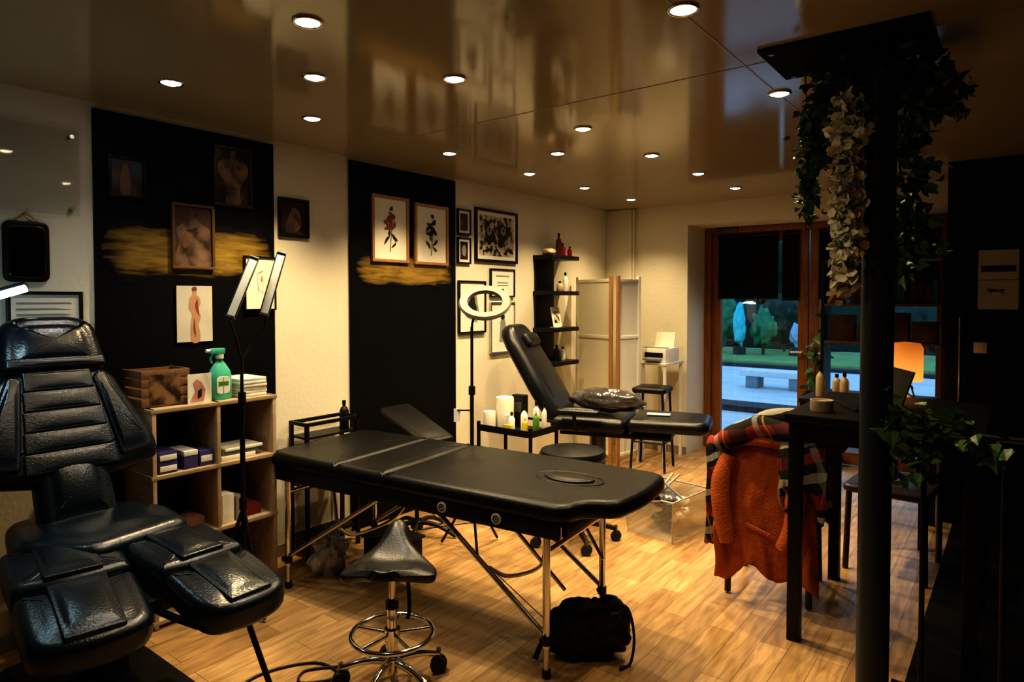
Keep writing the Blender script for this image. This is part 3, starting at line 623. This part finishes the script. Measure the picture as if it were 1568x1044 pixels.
# ---------------------------------------------------------------- arm rest stand
g=grp('armrest_stand',(.38,2.92,0),0)
star(g,5,.26,.07,black_m,False,.4,.014)
rod(g,'post',(0,0,.05),(0,0,.65),.014,black_m); cyl(g,'clamp',.022,.06,(0,0,.5),black_m)
Xd=Vector((-.93,.05,.36)).normalized(); Yd=Vector((.05,1,0)); Zd=Xd.cross(Yd); Zd=-Zd if Zd.z<0 else Zd; Yd=Zd.cross(Xd)
cushion(g,'arm_pad',[(-.23,-.13),(.25,-.13),(.25,.13),(-.23,.13)],.05,vinyl,axes((0,-.0,.695),Xd,Yd,Zd),rad=.04,crown=.01)

# ---------------------------------------------------------------- ring lamp
g=grp('ring_magnifier_lamp',(.80,2.97,0))
for k in range(3):
    an=R(80+120*k); rod(g,'tripod_leg',(0,0,.35),(.2*math.cos(an),.2*math.sin(an),.012),.008,black_m)
rod(g,'pole_lower',(0,0,.15),(0,0,.95),.012,black_m); rod(g,'pole_upper',(0,0,.9),(0,0,1.33),.009,black_m); cyl(g,'clamp',.02,.05,(0,0,.95),black_m)
tube(g,'neck',[(0,0,1.31),(.01,0,1.37),(.04,.02,1.41)],.007,black_m)
rg=M('ring_housing_grey',(.17,.165,.15),.5,spec=.3)
mt=Matrix.Translation((.06,.05,1.475))@Matrix.Rotation(R(38),4,Vector((.79,.61,0)))
lathe(g,'ring_housing',[(.105,-.012),(.15,-.014),(.158,0),(.15,.014),(.105,.012),(.105,-.012)],None,rg,40).matrix_local=mt
lathe(g,'diffuser',[(.108,-.0165),(.148,-.0165),(.148,-.012),(.108,-.012),(.108,-.0165)],None,M('ring_diffuser',(.36,.35,.31),.5),40).matrix_local=mt
box(g,'tag',(.004,.04,.08),(-.075,-.05,.80),white_m,rot=(0,0,-30)); rod(g,'phone_arm',(0,0,.83),(-.075,-.048,.83),.005,black_m)

# ---------------------------------------------------------------- saddle stool
g=grp('saddle_stool',(1.50,1.70,0),37.6)
bm=bmesh.new(); NU,NV=17,19; vg=[]
def sst(a,b,x): 
    t=max(0,min(1,(x-a)/(b-a))); return t*t*(3-2*t)
for j in range(NV):
    v=j/(NV-1)
    wv=(.06+.125*sst(0,.22,v))-.130*sst(.34,.82,v)
    if v>.9: wv*=1-.35*sst(.9,1,v)
    row=[]
    for i in range(NU):
        u=-1+2*i/(NU-1); y=-.17+.34*v
        z=.505+.105*sst(.36,.95,v)
        z+=.018*(1-sst(0,.2,v))-.026*abs(u)**2.4-.02*abs(u)**2*sst(.4,.8,v)-.012*sst(.93,1,v)
        z+=.010*math.exp(-((abs(u)-.5)/.22)**2)*(1-sst(.3,.6,v))
        row.append(bm.verts.new((u*wv,y,z)))
    vg.append(row)
for j in range(NV-1):
    for i in range(NU-1): bm.faces.new((vg[j][i],vg[j][i+1],vg[j+1][i+1],vg[j+1][i]))
o=fin(bm,'saddle_seat',leather,g,True)
md=o.modifiers.new('s','SOLIDIFY'); md.thickness=.038; md.offset=-1; md=o.modifiers.new('ss','SUBSURF'); md.levels=2; md.render_levels=2
cyl(g,'seat_plate',.07,.02,(0,0,.455),black_m); rod(g,'gas_piston',(0,0,.3),(0,0,.46),.012,chrome); rod(g,'column',(0,0,.06),(0,0,.34),.02,chrome); cyl(g,'column_collar',.026,.03,(0,0,.33),black_m)
tube(g,'height_lever',[(0,.02,.45),(.05,.03,.43),(.07,-.02,.33),(.065,-.04,.29)],.008,black_m)
torus(g,'foot_ring',.155,.0095,chrome,(0,0,.215)); cyl(g,'ring_hub',.03,.04,(0,0,.215),chrome)
for k in range(5):
    a=2*math.pi*k/5+.3; rod(g,'ring_spoke',(0,0,.215),(.155*math.cos(a),.155*math.sin(a),.215),.008,chrome)
star(g,5,.20,.10,chrome,True,.6,.014,.032,.032)

# ---------------------------------------------------------------- round stool
g=grp('round_stool',(1.2,3.46,0),15)
lathe(g,'seat',[(0,.485),(.17,.485),(.20,.50),(.21,.53),(.195,.56),(.12,.575),(0,.58)],(0,0,0),leather,36)
rod(g,'column',(0,0,.06),(0,0,.49),.022,black_m); cyl(g,'sleeve',.032,.2,(0,0,.2),black_m); star(g,5,.27,.10,black_m,True,.3,.02)
tube(g,'lever',[(0,0,.47),(.08,.02,.47),(.15,.03,.45)],.006,black_m)

# ---------------------------------------------------------------- rear tattoo chair
g=grp('tattoo_chair',(.68,4.18,0),17)
cushion(g,'seat',[(-.05,-.26),(.5,-.26),(.5,.26),(-.05,.26)],.11,leather,I(.60),rad=.05,crown=.015)
cushion(g,'leg_pad',[(.51,-.25),(1.06,-.23,.09),(1.06,.23,.09),(.51,.25)],.09,leather,axes((0,0,.615),(1,0,0),(0,1,0),(0,0,1)),rad=.04,crown=.012)
tb2=R(32); U2=Vector((-math.sin(tb2),0,math.cos(tb2))); Z2=Vector((math.cos(tb2),0,math.sin(tb2)))
b2=lambda v,off=0: axes(Vector((-.02,0,.62))+U2*v+Z2*off,(0,1,0),U2,Z2)
cushion(g,'backrest',[(-.25,0,.04),(.25,0,.04),(.27,.25,.1),(.24,.64,.06),(.17,.79,.08),(-.17,.79,.08),(-.24,.64,.06),(-.27,.25,.1)],.12,leather,b2(0),crown=.02)
cushion(g,'neck_pillow',[(-.13,0,.03),(.13,0,.03),(.13,.11,.03),(-.13,.11,.03)],.07,leather,b2(.56,.08),crown=.02)
for s in (-1,1):
    cushion(g,'armrest',rect(.02,.34,-.04,.04),.045,leather,axes((0,s*.31,.70),(1,0,0),(0,1,0),(0,0,1)),rad=.03); rod(g,'arm_post',(.15,s*.31,.68),(.15,s*.24,.55),.014,black_m)
box(g,'under_frame',(.8,.3,.04),(.4,0,.525),black_m,.006); cyl(g,'lift_column',.06,.4,(.25,0,.30),steel_d); lathe(g,'round_base',[(0,0),(.28,0),(.28,.02),(.1,.05),(.06,.1),(0,.1)],(.25,0,0),black_m,40)
g=grp('plastic_wrapped_cushion',(1.02,4.20,.672),10)
blob(g,'wrapped_roll',(0,0,.09),(.28,.085,.085),M('wrapped_dark_plastic',(.06,.058,.056),.1,var=.5,scale=12,coat=1,spec=.8,bump=1,bscale=16),5,4,.14)
g=grp('paper_slip',(1.37,4.33,.675),20); box(g,'paper',(.16,.07,.004),(0,0,.004),paper_m)

# ---------------------------------------------------------------- trolley with bottles
g=grp('supply_trolley',(.68,3.58,0),0)
for a in (-.22,.22):
    for b in (-.15,.15): bx(g,'post',a-.009,a+.009,b-.009,b+.009,.06,.66,black_m); castor(g,a,b,.025)
for z in (.16,.60): bx(g,'shelf',-.22,.22,-.15,.15,z-.006,z+.006,black_m); bx(g,'lip',-.22,.22,-.158,-.15,z,z+.04,black_m); bx(g,'lip',.22,.228,-.15,.15,z,z+.04,black_m)
bx(g,'handle',-.22,.22,.142,.158,.65,.665,black_m)
yel=M('yellow_plastic',(.5,.4,.04),.35)
g=grp('supply_bottles',(.68,3.58,.607))
for x,y,r,h,mt in ((.02,-.09,.022,.13,white_m),(.08,-.03,.024,.17,white_m),(.13,-.09,.02,.11,yel),(.17,-.02,.022,.15,M('green_plastic',(.1,.25,.04),.3)),(.10,.08,.022,.19,white_m),(.16,.09,.018,.17,white_m),(.19,.05,.016,.19,white_m)): bottle(g,'bottle',x,y,0,r,h,mt,white_m if mt is not white_m else black_m)
bx(g,'tip_box',-.02,.05,-.135,-.115,0.0,.05,yel,.003); bx(g,'ink_tray',.0,.2,-.14,-.12,.0,.02,white_m)
g=grp('paper_towel_roll',(.57,3.58,.607)); lathe(g,'roll',[(.018,0),(.06,0),(.063,.01),(.063,.2),(.06,.21),(.018,.21),(.018,0)],(0,0,0),paper_m,30); tube(g,'loose_sheet',[(.05,-.03,.1),(.075,-.06,.1),(.06,-.09,.1)],.004,paper_m)
g=grp('paper_towel_roll',(.52,3.475,.607)); lathe(g,'roll',[(.018,0),(.04,0),(.042,.01),(.042,.11),(.04,.12),(.018,.12),(.018,0)],(0,0,0),paper_m,30)
g=grp('tattoo_power_unit',(.62,3.69,.607)); bx(g,'body',-.05,.05,-.03,.03,0,.22,black_m,.008); bx(g,'screen',-.035,.035,-.033,-.03,.1,.17,steel_d)

# ---------------------------------------------------------------- clear bin
g=grp('clear_storage_box',(1.60,3.98,0),-8)
milky=M('milky_plastic',(.42,.41,.38),.3)
w_,d_,h_=.18,.23,.26
for a,b in (((-w_,-d_),(w_,-d_)),((w_,-d_),(w_,d_)),((w_,d_),(-w_,d_)),((-w_,d_),(-w_,-d_))):
    k=.9; flat(g,'side',[(a[0]*k,a[1]*k,.004),(b[0]*k,b[1]*k,.004),(b[0],b[1],h_),(a[0],a[1],h_)],clearM)
flat(g,'bottom',[(-w_*.9,-d_*.9,.004),(w_*.9,-d_*.9,.004),(w_*.9,d_*.9,.004),(-w_*.9,d_*.9,.004)],clearM)
tube(g,'rim',[(-w_,-d_,h_),(w_,-d_,h_),(w_,d_,h_),(-w_,d_,h_)],.006,milky,False,True,seg=8)
for sx_ in (-1,1):
    for sy_ in (-1,1): rod(g,'corner_rib',(sx_*w_*.9,sy_*d_*.9,.004),(sx_*w_,sy_*d_,h_),.003,milky)
fo=M('silver_foil_packet',(.35,.35,.35),.25,.6)
for i in range(14): blob(g,'packet',(random.uniform(-.09,.09),random.uniform(-.13,.13),.05+.014*i),(.055,.05,.032),[fo,M('grey_plastic',(.2,.2,.2),.4),black_m,paper_m,black_m][i%5],i*1.3,3,.5)
for i in range(3): rod(g,'stick',(random.uniform(-.1,.1),random.uniform(-.1,.1),.2),(random.uniform(-.15,.15),random.uniform(-.15,.15),.34),.008,milky)
# bag under table
g=grp('black_duffel_bag',(1.97,2.36,0),38)
nyl=M('black_nylon',(.008,.008,.009),.5,bump=.5,bscale=30,spec=.35)
def sqb(w,d,h,seed):
    bm=bmesh.new(); bmesh.ops.create_icosphere(bm,subdivisions=5,radius=1)
    for v in bm.verts:
        c=v.co; k=(abs(c.x)**3+abs(c.y)**3+abs(c.z)**3)**(-1/3)
        q=Vector((c.x*k*w,c.y*k*d,c.z*k*h)); q*=1+.22*noise.noise(c*3+Vector((seed,0,0)))+.06*noise.noise(c*9)
        q.z+=.15*q.x*(1 if q.z>0 else .2); q.z=max(q.z,-h*.95); v.co=q
    return bm
fin(sqb(.165,.075,.115,3),'bag_body',nyl,g,True,(0,0,.115))
tube(g,'zip',[(-.13,-.03,.19),(0,-.03,.222),(.13,-.03,.238)],.004,nyl)
tube(g,'strap',[(.10,-.02,.22),(.16,-.05,.225),(.185,-.07,.12),(.17,-.08,.012),(.12,-.12,.01)],.006,rubber); tube(g,'strap',[(-.13,.0,.13),(-.19,-.03,.07),(-.22,-.05,.012)],.011,rubber)
tube(g,'handle_loop',[(-.07,-.04,.19),(-.03,-.07,.235),(.04,-.07,.245),(.08,-.04,.22)],.007,rubber)
g=grp('crumpled_plastic_bag',(.42,2.22,0)); blob(g,'bag',(0,0,.11),(.07,.09,.11),M('white_film',(.6,.6,.56),.25),7,4,.7)
g=grp('storage_bin',(.62,2.50,0)); bx(g,'bin',-.14,.14,-.10,.10,.0,.16,black_m,.02); bx(g,'lid',-.15,.15,-.11,.11,.16,.175,black_m,.006)

# ---------------------------------------------------------------- column and ceiling plate
g=grp('structural_column')
cyl(g,'shaft',.054,CH-.004,(2.98,2.71,CH/2),col_m,seg=40); cyl(g,'foot_flange',.09,.012,(2.98,2.71,.012),col_m)
bx(g,'ceiling_plate',2.62,3.15,2.455,2.83,CH-.012,CH-.001,M('black_plate',(.006,.006,.006),.7,spec=.1)) 
for x,y in ((2.66,2.49),(3.11,2.49),(2.66,2.79),(3.11,2.79)): cyl(g,'bolt',.01,.008,(x,y,CH-.016),steel_d)

# foliage
def foliage(name,strands,size,density,flowers=False,spread=.04):
    g=grp(name); bm=bmesh.new(); bv=bmesh.new(); bf=bmesh.new()
    for st in strands:
        pts=cat(st,8); sweep(bv,pts,.0035,5)
        for i in range(len(pts)-1):
            for k in range(density):
                t=random.random(); p=pts[i].lerp(pts[i+1],t)+Vector([random.gauss(0,spread) for _ in range(3)])
                s=size*random.uniform(.6,1.25)
                d=Vector([random.uniform(-1,1),random.uniform(-1,1),random.uniform(-1.2,.3)]).normalized()
                w=d.cross(Vector([random.uniform(-1,1) for _ in range(3)])).normalized(); nn=d.cross(w)
                fl=flowers and random.random()<.9
                tgt=bf if fl else bm
                sc=s
                sh=[(0,0),(.15,.36),(.5,.42),(.6,.22),(1,0),(.6,-.22),(.5,-.42),(.15,-.36)] if not fl else [(0,0),(.25,.45),(.75,.48),(1,0),(.75,-.48),(.25,-.45)]
                mid=[tgt.verts.new(p+d*sc*a) for a in (0,.5,1)]
                up=[tgt.verts.new(p+d*sc*a+w*sc*b+nn*sc*.1) for a,b in sh[1:len(sh)//2]]
                dn=[tgt.verts.new(p+d*sc*a+w*sc*b+nn*sc*.1) for a,b in sh[len(sh)//2+1:]]
                tgt.faces.new([mid[0]]+up+[mid[2],mid[1]]); tgt.faces.new([mid[0],mid[1],mid[2]]+dn)
    fin(bm,'leaves',leaf_m,g); fin(bv,'vines',vine_m,g,True)
    if flowers: fin(bf,'blossoms',flower_m,g)
    else: bf.free()
    return g
def hang(x,y,z0,z1,wob=.04):
    n=5; return [(x+random.uniform(-wob,wob)*(i>0),y+random.uniform(-wob,wob)*(i>0),z0+(z1-z0)*i/(n-1)) for i in range(n)]
foliage('hanging_ivy',[[(2.90,2.76,2.30),(2.80,2.78,2.36),(2.74,2.78,2.25),(2.72,2.78,2.1)],hang(2.84,2.74,2.38,2.08),hang(2.80,2.76,2.36,2.02),hang(2.88,2.70,2.38,2.18),hang(2.90,2.74,2.36,2.12)],.055,4,spread=.032)
foliage('hanging_ivy',[hang(2.72,2.78,2.2,1.80,.012),hang(2.735,2.77,2.1,1.84,.012)],.032,5,spread=.014)
foliage('hanging_blossom_garland',[hang(2.885,2.635,2.24,1.52,.014),hang(2.90,2.645,2.22,1.66,.016),hang(2.88,2.635,2.18,1.60,.014),hang(2.89,2.64,2.0,1.54,.010),hang(2.875,2.63,2.22,1.8,.014)],.034,12,True,spread=.016)
foliage('hanging_ivy',[hang(3.08,2.72,2.38,2.1),[(3.04,2.74,2.3),(3.12,2.76,2.3),(3.19,2.80,2.2)],[(3.06,2.7,2.2),(3.14,2.74,2.22),(3.2,2.78,2.18)]],.06,4,spread=.035)
foliage('hanging_ivy',[hang(3.06,2.76,2.1,1.62),hang(3.10,2.78,2.0,1.65)],.055,3,spread=.03)
g=grp('macrame_cord')
for a,b in (((2.76,2.74,CH-.012),(2.72,2.78,2.08)),((2.70,2.80,CH-.012),(2.72,2.78,2.08)),((2.83,2.7,CH-.012),(2.86,2.65,2.1))):
    rod(g,'cord',a,b,.003,wood_fr)
# railing
g=grp('stair_railing')
rod(g,'top_rail',(3.04,2.73,1.03),(4.78,2.73,1.03),.012,steel_d)
for x in (3.13,3.36,3.6,3.84,4.08,4.32,4.56): rod(g,'baluster',(x,2.73,0.01),(x,2.73,1.03),.009,black_m)
rod(g,'bottom_rail',(3.04,2.73,.1),(4.78,2.73,.1),.01,black_m)
foliage('trailing_ivy',[[(3.03,2.70,1.10),(3.12,2.71,1.08),(3.22,2.72,1.05),(3.34,2.7,1.0)],[(3.05,2.68,1.02),(3.10,2.66,.96),(3.12,2.66,.90)]],.06,3,spread=.03)

# ---------------------------------------------------------------- high table
g=grp('high_bar_table')
bx(g,'top',2.585,3.30,2.99,3.86,.965,1.0,blackwood,.004); bx(g,'apron',2.62,3.27,3.02,3.04,.88,.965,blackwood); bx(g,'apron_side',2.61,2.63,3.05,3.82,.88,.965,blackwood)
for x in (2.625,3.26):
    for y in (3.03,3.82): bx(g,'leg',x-.026,x+.026,y-.026,y+.026,0,.965,blackwood,.003)
g=grp('candle_jar',(2.70,3.15,1.001)); lathe(g,'jar',[(0,0),(.045,0),(.048,.01),(.048,.05),(.043,.05),(.04,.012),(0,.012)],(0,0,0),tan); cyl(g,'wax',.04,.03,(0,0,.025),paper_m)
g=grp('laptop',(2.84,3.36,1.001),-62); bx(g,'base',-.14,.14,-.09,.09,0,.014,black_m,.004); box(g,'screen',(.28,.008,.18),(0,.12,.095),black_m,.003,rot=(-18,0,0))
# chair
g=grp('dining_chair',(2.42,3.33,0),6)
chm=M('dark_chair_wood',(.03,.016,.010),.4)
for x in (-.19,.19):
    rod(g,'back_post',(x,.0,.01),(x,.02,.45),.016,chm); rod(g,'back_post_upper',(x,.02,.45),(x,-.02,.76),.015,chm); rod(g,'front_leg',(x,.40,.005),(x*.95,.38,.44),.016,chm)
    rod(g,'side_stretcher',(x,.01,.2),(x,.39,.2),.009,chm)
cushion(g,'seat',[(-.21,0),(.21,0),(.21,.42),(-.21,.42)],.045,chm,I(.455),rad=.04)
for z in (.56,.66,.75): tube(g,'back_slat',[(-.19,-.005*(z*10-5),z),(0,.02,z),(.19,-.005*(z*10-5),z)],.014,chm)
def drape(g,name,x0,x1,zt,z_front,z_back,mat,amp=.02,k=22,seed=1,yo=0,flare=.0,hem=.03,dz=None,nu=60,thick=.012,off=.045):
    bm=bmesh.new(); prof=[]; NF=26
    for i in range(NF+1): t=i/NF; prof.append((-off-.02*math.sin(t*3.0),z_front+(zt-.04-z_front)*t,1-t))
    for a in (30,70,110,150): prof.append((-off*math.cos(R(a)),zt-.04+.04*math.sin(R(a)),0))
    for i in range(1,9): t=i/8; prof.append((off,zt-.04-(zt-.04-z_back)*t,t*.5))
    rows=[]
    for (yy,zz,dn) in prof:
        row=[]
        for j in range(nu+1):
            s=j/nu; xx=x0+(x1-x0)*s; c=(x0+x1)/2
            ph=k*(s+.10*noise.noise(Vector((zz*2.2,seed,0)))+.10*noise.noise(Vector((s*3,zz*1.5,seed))))
            f=amp*(.3+dn)*(math.sin(ph+seed)*.7+1.1*noise.noise(Vector((s*5,zz*4,seed)))+.5*noise.noise(Vector((s*12,zz*9,seed))))
            xx=c+(xx-c)*(1+flare*dn)+.02*noise.noise(Vector((zz*6,seed,s)))
            z=zz+hem*dn*noise.noise(Vector((s*4,seed*2,1)))+(dz(s) if dz else 0)*(1 if zz>zt-.2 else .6)
            row.append(bm.verts.new((xx,yo+yy-(abs(f)*.5+f*.5)*(1 if yy<0 else -1),max(.02,z))))
        rows.append(row)
    for a,b in zip(rows,rows[1:]):
        for j in range(nu): bm.faces.new((a[j],a[j+1],b[j+1],b[j]))
    o=fin(bm,name,mat,g,True); md=o.modifiers.new('s','SOLIDIFY'); md.thickness=thick; md.offset=0
    return o
g=grp('orange_jacket',(2.42,3.33,0),6)
drape(g,'jacket_body',-.22,.22,.81,.16,.5,orange_cl,.035,13,2,flare=.10,hem=.07,dz=lambda s:-.10*abs(2*s-1)**2)
tube(g,'sleeve',[(-.17,-.06,.72),(-.205,-.085,.60),(-.20,-.10,.45),(-.17,-.10,.30)],[.04,.048,.044,.038],orange_cl,seg=16)
tube(g,'sleeve',[(.15,-.06,.72),(.15,-.09,.58),(.13,-.10,.42),(.09,-.10,.31)],[.04,.048,.044,.038],orange_cl,seg=14)
tube(g,'collar',[(-.13,-.05,.79),(-.03,-.08,.81),(.09,-.07,.80),(.16,-.04,.78)],[.018,.026,.026,.018],orange_cl)
box(g,'pocket_flap',(.12,.012,.02),(-.03,-.095,.38),orange_cl,.004,rot=(0,20,0))
# plaid
m,n,l,pb=nt('plaid_wool'); tc=n.new('ShaderNodeTexCoord'); mpp=n.new('ShaderNodeMapping'); mpp.inputs['Rotation'].default_value=(0,R(17),0); sp=n.new('ShaderNodeSeparateXYZ')
nzp=n.new('ShaderNodeTexNoise'); nzp.inputs['Scale'].default_value=5; vm=n.new('ShaderNodeVectorMath'); vm.operation='MULTIPLY_ADD'; vm.inputs[1].default_value=(.10,.10,.10)
l.new(tc.outputs['Object'],nzp.inputs['Vector']); l.new(nzp.outputs['Color'],vm.inputs[0]); l.new(tc.outputs['Object'],vm.inputs[2]); l.new(vm.outputs[0],mpp.inputs[0]); l.new(mpp.outputs[0],sp.inputs[0])
def stripes(out,per,off,w):
    a=n.new('ShaderNodeMath');a.operation='MULTIPLY_ADD';a.inputs[1].default_value=1/per;a.inputs[2].default_value=off;l.new(out,a.inputs[0])
    b=n.new('ShaderNodeMath');b.operation='FRACT';l.new(a.outputs[0],b.inputs[0]); c=n.new('ShaderNodeMath');c.operation='LESS_THAN';c.inputs[1].default_value=w;l.new(b.outputs[0],c.inputs[0]);return c.outputs[0]
cur=None
def mixc(f,c,prev,amt):
    x=n.new('ShaderNodeMix');x.data_type='RGBA'
    q=n.new('ShaderNodeMath');q.operation='MULTIPLY';q.inputs[1].default_value=amt;l.new(f,q.inputs[0]);l.new(q.outputs[0],x.inputs[0])
    if prev is None: x.inputs[6].default_value=(.010,.012,.014,1)
    else: l.new(prev,x.inputs[6])
    x.inputs[7].default_value=(*c,1); return x.outputs[2]
cur=mixc(stripes(sp.outputs['Z'],.17,.1,.35),(.28,.03,.02),cur,.8); cur=mixc(stripes(sp.outputs['X'],.21,.3,.4),(.012,.014,.016),cur,.7)
cur=mixc(stripes(sp.outputs['Z'],.17,.55,.20),(.6,.56,.45),cur,.55); cur=mixc(stripes(sp.outputs['X'],.21,.7,.14),(.55,.5,.4),cur,.3); cur=mixc(stripes(sp.outputs['X'],.21,.45,.04),(.5,.3,.04),cur,.5)
l.new(cur,pb.inputs['Base Color']); pb.inputs['Roughness'].default_value=.95; plaid=m
g=grp('plaid_blanket',(2.42,3.33,0),6)
drape(g,'blanket_edge',-.28,-.21,.79,.26,.5,plaid,.02,5,4,flare=.2,hem=.08,off=.055,nu=20)
drape(g,'blanket_right',.08,.27,.84,.54,.45,plaid,.03,7,6,flare=.15,hem=.16,off=.10)
tube(g,'blanket_roll',[(-.26,-.02,.74),(-.15,-.07,.82),(-.02,-.05,.87),(.12,-.06,.85),(.22,-.03,.88),(.32,.04,.80)],[.035,.055,.06,.055,.06,.045],plaid,seg=16)
tube(g,'blanket_fold',[(-.12,.03,.84),(.0,-.02,.91),(.13,.0,.92),(.25,.06,.88)],[.03,.045,.05,.035],plaid,seg=14)
g=grp('dining_chair',(2.86,4.40,0),176)
for x in (-.19,.19):
    rod(g,'back_post',(x,.0,.01),(x,-.02,.82),.016,chm); rod(g,'front_leg',(x,.40,.005),(x*.95,.38,.44),.016,chm)
cushion(g,'seat',[(-.21,0),(.21,0),(.21,.42),(-.21,.42)],.045,chm,I(.455),rad=.04)
for z in (.6,.7,.79): rod(g,'back_slat',(-.19,-.015,z),(.19,-.015,z),.014,chm)

# ---------------------------------------------------------------- rear desk, lamp, window shelf
g=grp('rear_desk'); bx(g,'top',2.25,2.98,4.55,5.15,.82,.85,blackwood,.004)
for x in (2.28,2.95):
    for y in (4.58,5.12): bx(g,'leg',x-.02,x+.02,y-.02,y+.02,0,.82,blackwood)
g=grp('table_lamp',(2.81,4.92,.851))
lathe(g,'base',[(0,0),(.055,0),(.06,.015),(.03,.03),(.012,.05),(.012,.17),(0,.17)],(0,0,0),blackwood)
shm=ramp_mat('amber_lampshade',[(.3,(.4,.13,.03)),(.7,(.55,.22,.05))],9,.6); pn=shm.node_tree.nodes; ps=pn['Principled BSDF']
tz=pn.new('ShaderNodeTexCoord'); sz=pn.new('ShaderNodeSeparateXYZ'); rz_=pn.new('ShaderNodeValToRGB'); shm.node_tree.links.new(tz.outputs['Generated'],sz.inputs[0]); shm.node_tree.links.new(sz.outputs['Z'],rz_.inputs[0])
rz_.color_ramp.elements[0].color=(1,.42,.09,1); rz_.color_ramp.elements[1].color=(.35,.09,.012,1); shm.node_tree.links.new(rz_.outputs[0],ps.inputs['Emission Color']); ps.inputs['Emission Strength'].default_value=1.0
lathe(g,'shade',[(.10,.12),(.10,.33),(.085,.36),(0,.37)],(0,0,0),shm)
pl=bpy.data.lights.new('lamp_bulb','POINT'); pl.energy=2.2; pl.color=(1,.45,.13); pl.shadow_soft_size=.05; po=bpy.data.objects.new('lamp_bulb',pl); C.objects.link(po); po.parent=g; po.location=(0,0,.10)
g=grp('window_shelf_unit')
for x in (2.16,2.56,2.96): bx(g,'upright',x-.012,x+.012,5.60,5.85,0,1.80,blackwood)
for z in (.3,.75,1.16,1.45,1.79): bx(g,'shelf',2.16,2.96,5.60,5.85,z-.01,z+.01,M('brown_shelf_board',(.11,.05,.02),.5))
g=grp('shelf_books'); x=2.2
while x<2.9:
    w_=random.uniform(.02,.05); h_=random.uniform(.12,.22)
    if not 2.50<x<2.58 and random.random()<.8: bx(g,'book',x,x+w_-.003,5.63,5.8,1.461,1.461+h_,random.choice([blackwood,dkfr,M('blue_cover',(.03,.09,.2),.4),art_dark,M('rust_cover',(.22,.07,.03),.5)]))
    x+=w_
g=grp('storage_boxes')
for (a,b,h_) in ((2.2,2.38,.2),(2.4,2.52,.14),(2.6,2.74,.22),(2.76,2.92,.16)): bx(g,'box',a,b,5.63,5.8,1.171,1.171+h_,random.choice([dkfr,art_body,M('rust_cover',(.22,.07,.03),.5)]),.004)
g=grp('desk_bottles')
for x,y,h in ((2.35,4.7,.2),(2.42,4.85,.14),(2.5,4.68,.17),(2.6,4.8,.22)): bottle(g,'bottle',x,y,.851,.028,h,random.choice([blackwood,tan,M('brown_bottle',(.12,.03,.01),.2)]))
pg=foliage('tall_house_plant',[[(2.0,6.25,.21),(2.0,6.26,.6),(2.03,6.24,1.0),(2.0,6.26,1.4)],[(2.0,6.25,.21),(1.97,6.26,.6),(1.96,6.25,1.05)],[(2.0,6.25,.21),(1.96,6.23,.5),(1.93,6.22,.8)]],.09,2,spread=.04)
lathe(pg,'pot',[(0,0),(.09,0),(.12,.22),(.11,.22),(0,.2)],(2.0,6.25,0),kerb)

# ---------------------------------------------------------------- camera
cd=bpy.data.cameras.new('camera'); cam=bpy.data.objects.new('camera',cd); C.objects.link(cam); S.camera=cam
cd.sensor_width=36; cd.lens=36*1010/1568; cd.shift_y=-37/1568; cd.clip_start=.05
cam.location=(3.39,0,1.5); cam.rotation_euler=(R(90-1.6),0,R(37.6))
S.view_settings.view_transform='Standard'
S.view_settings.look='High Contrast'
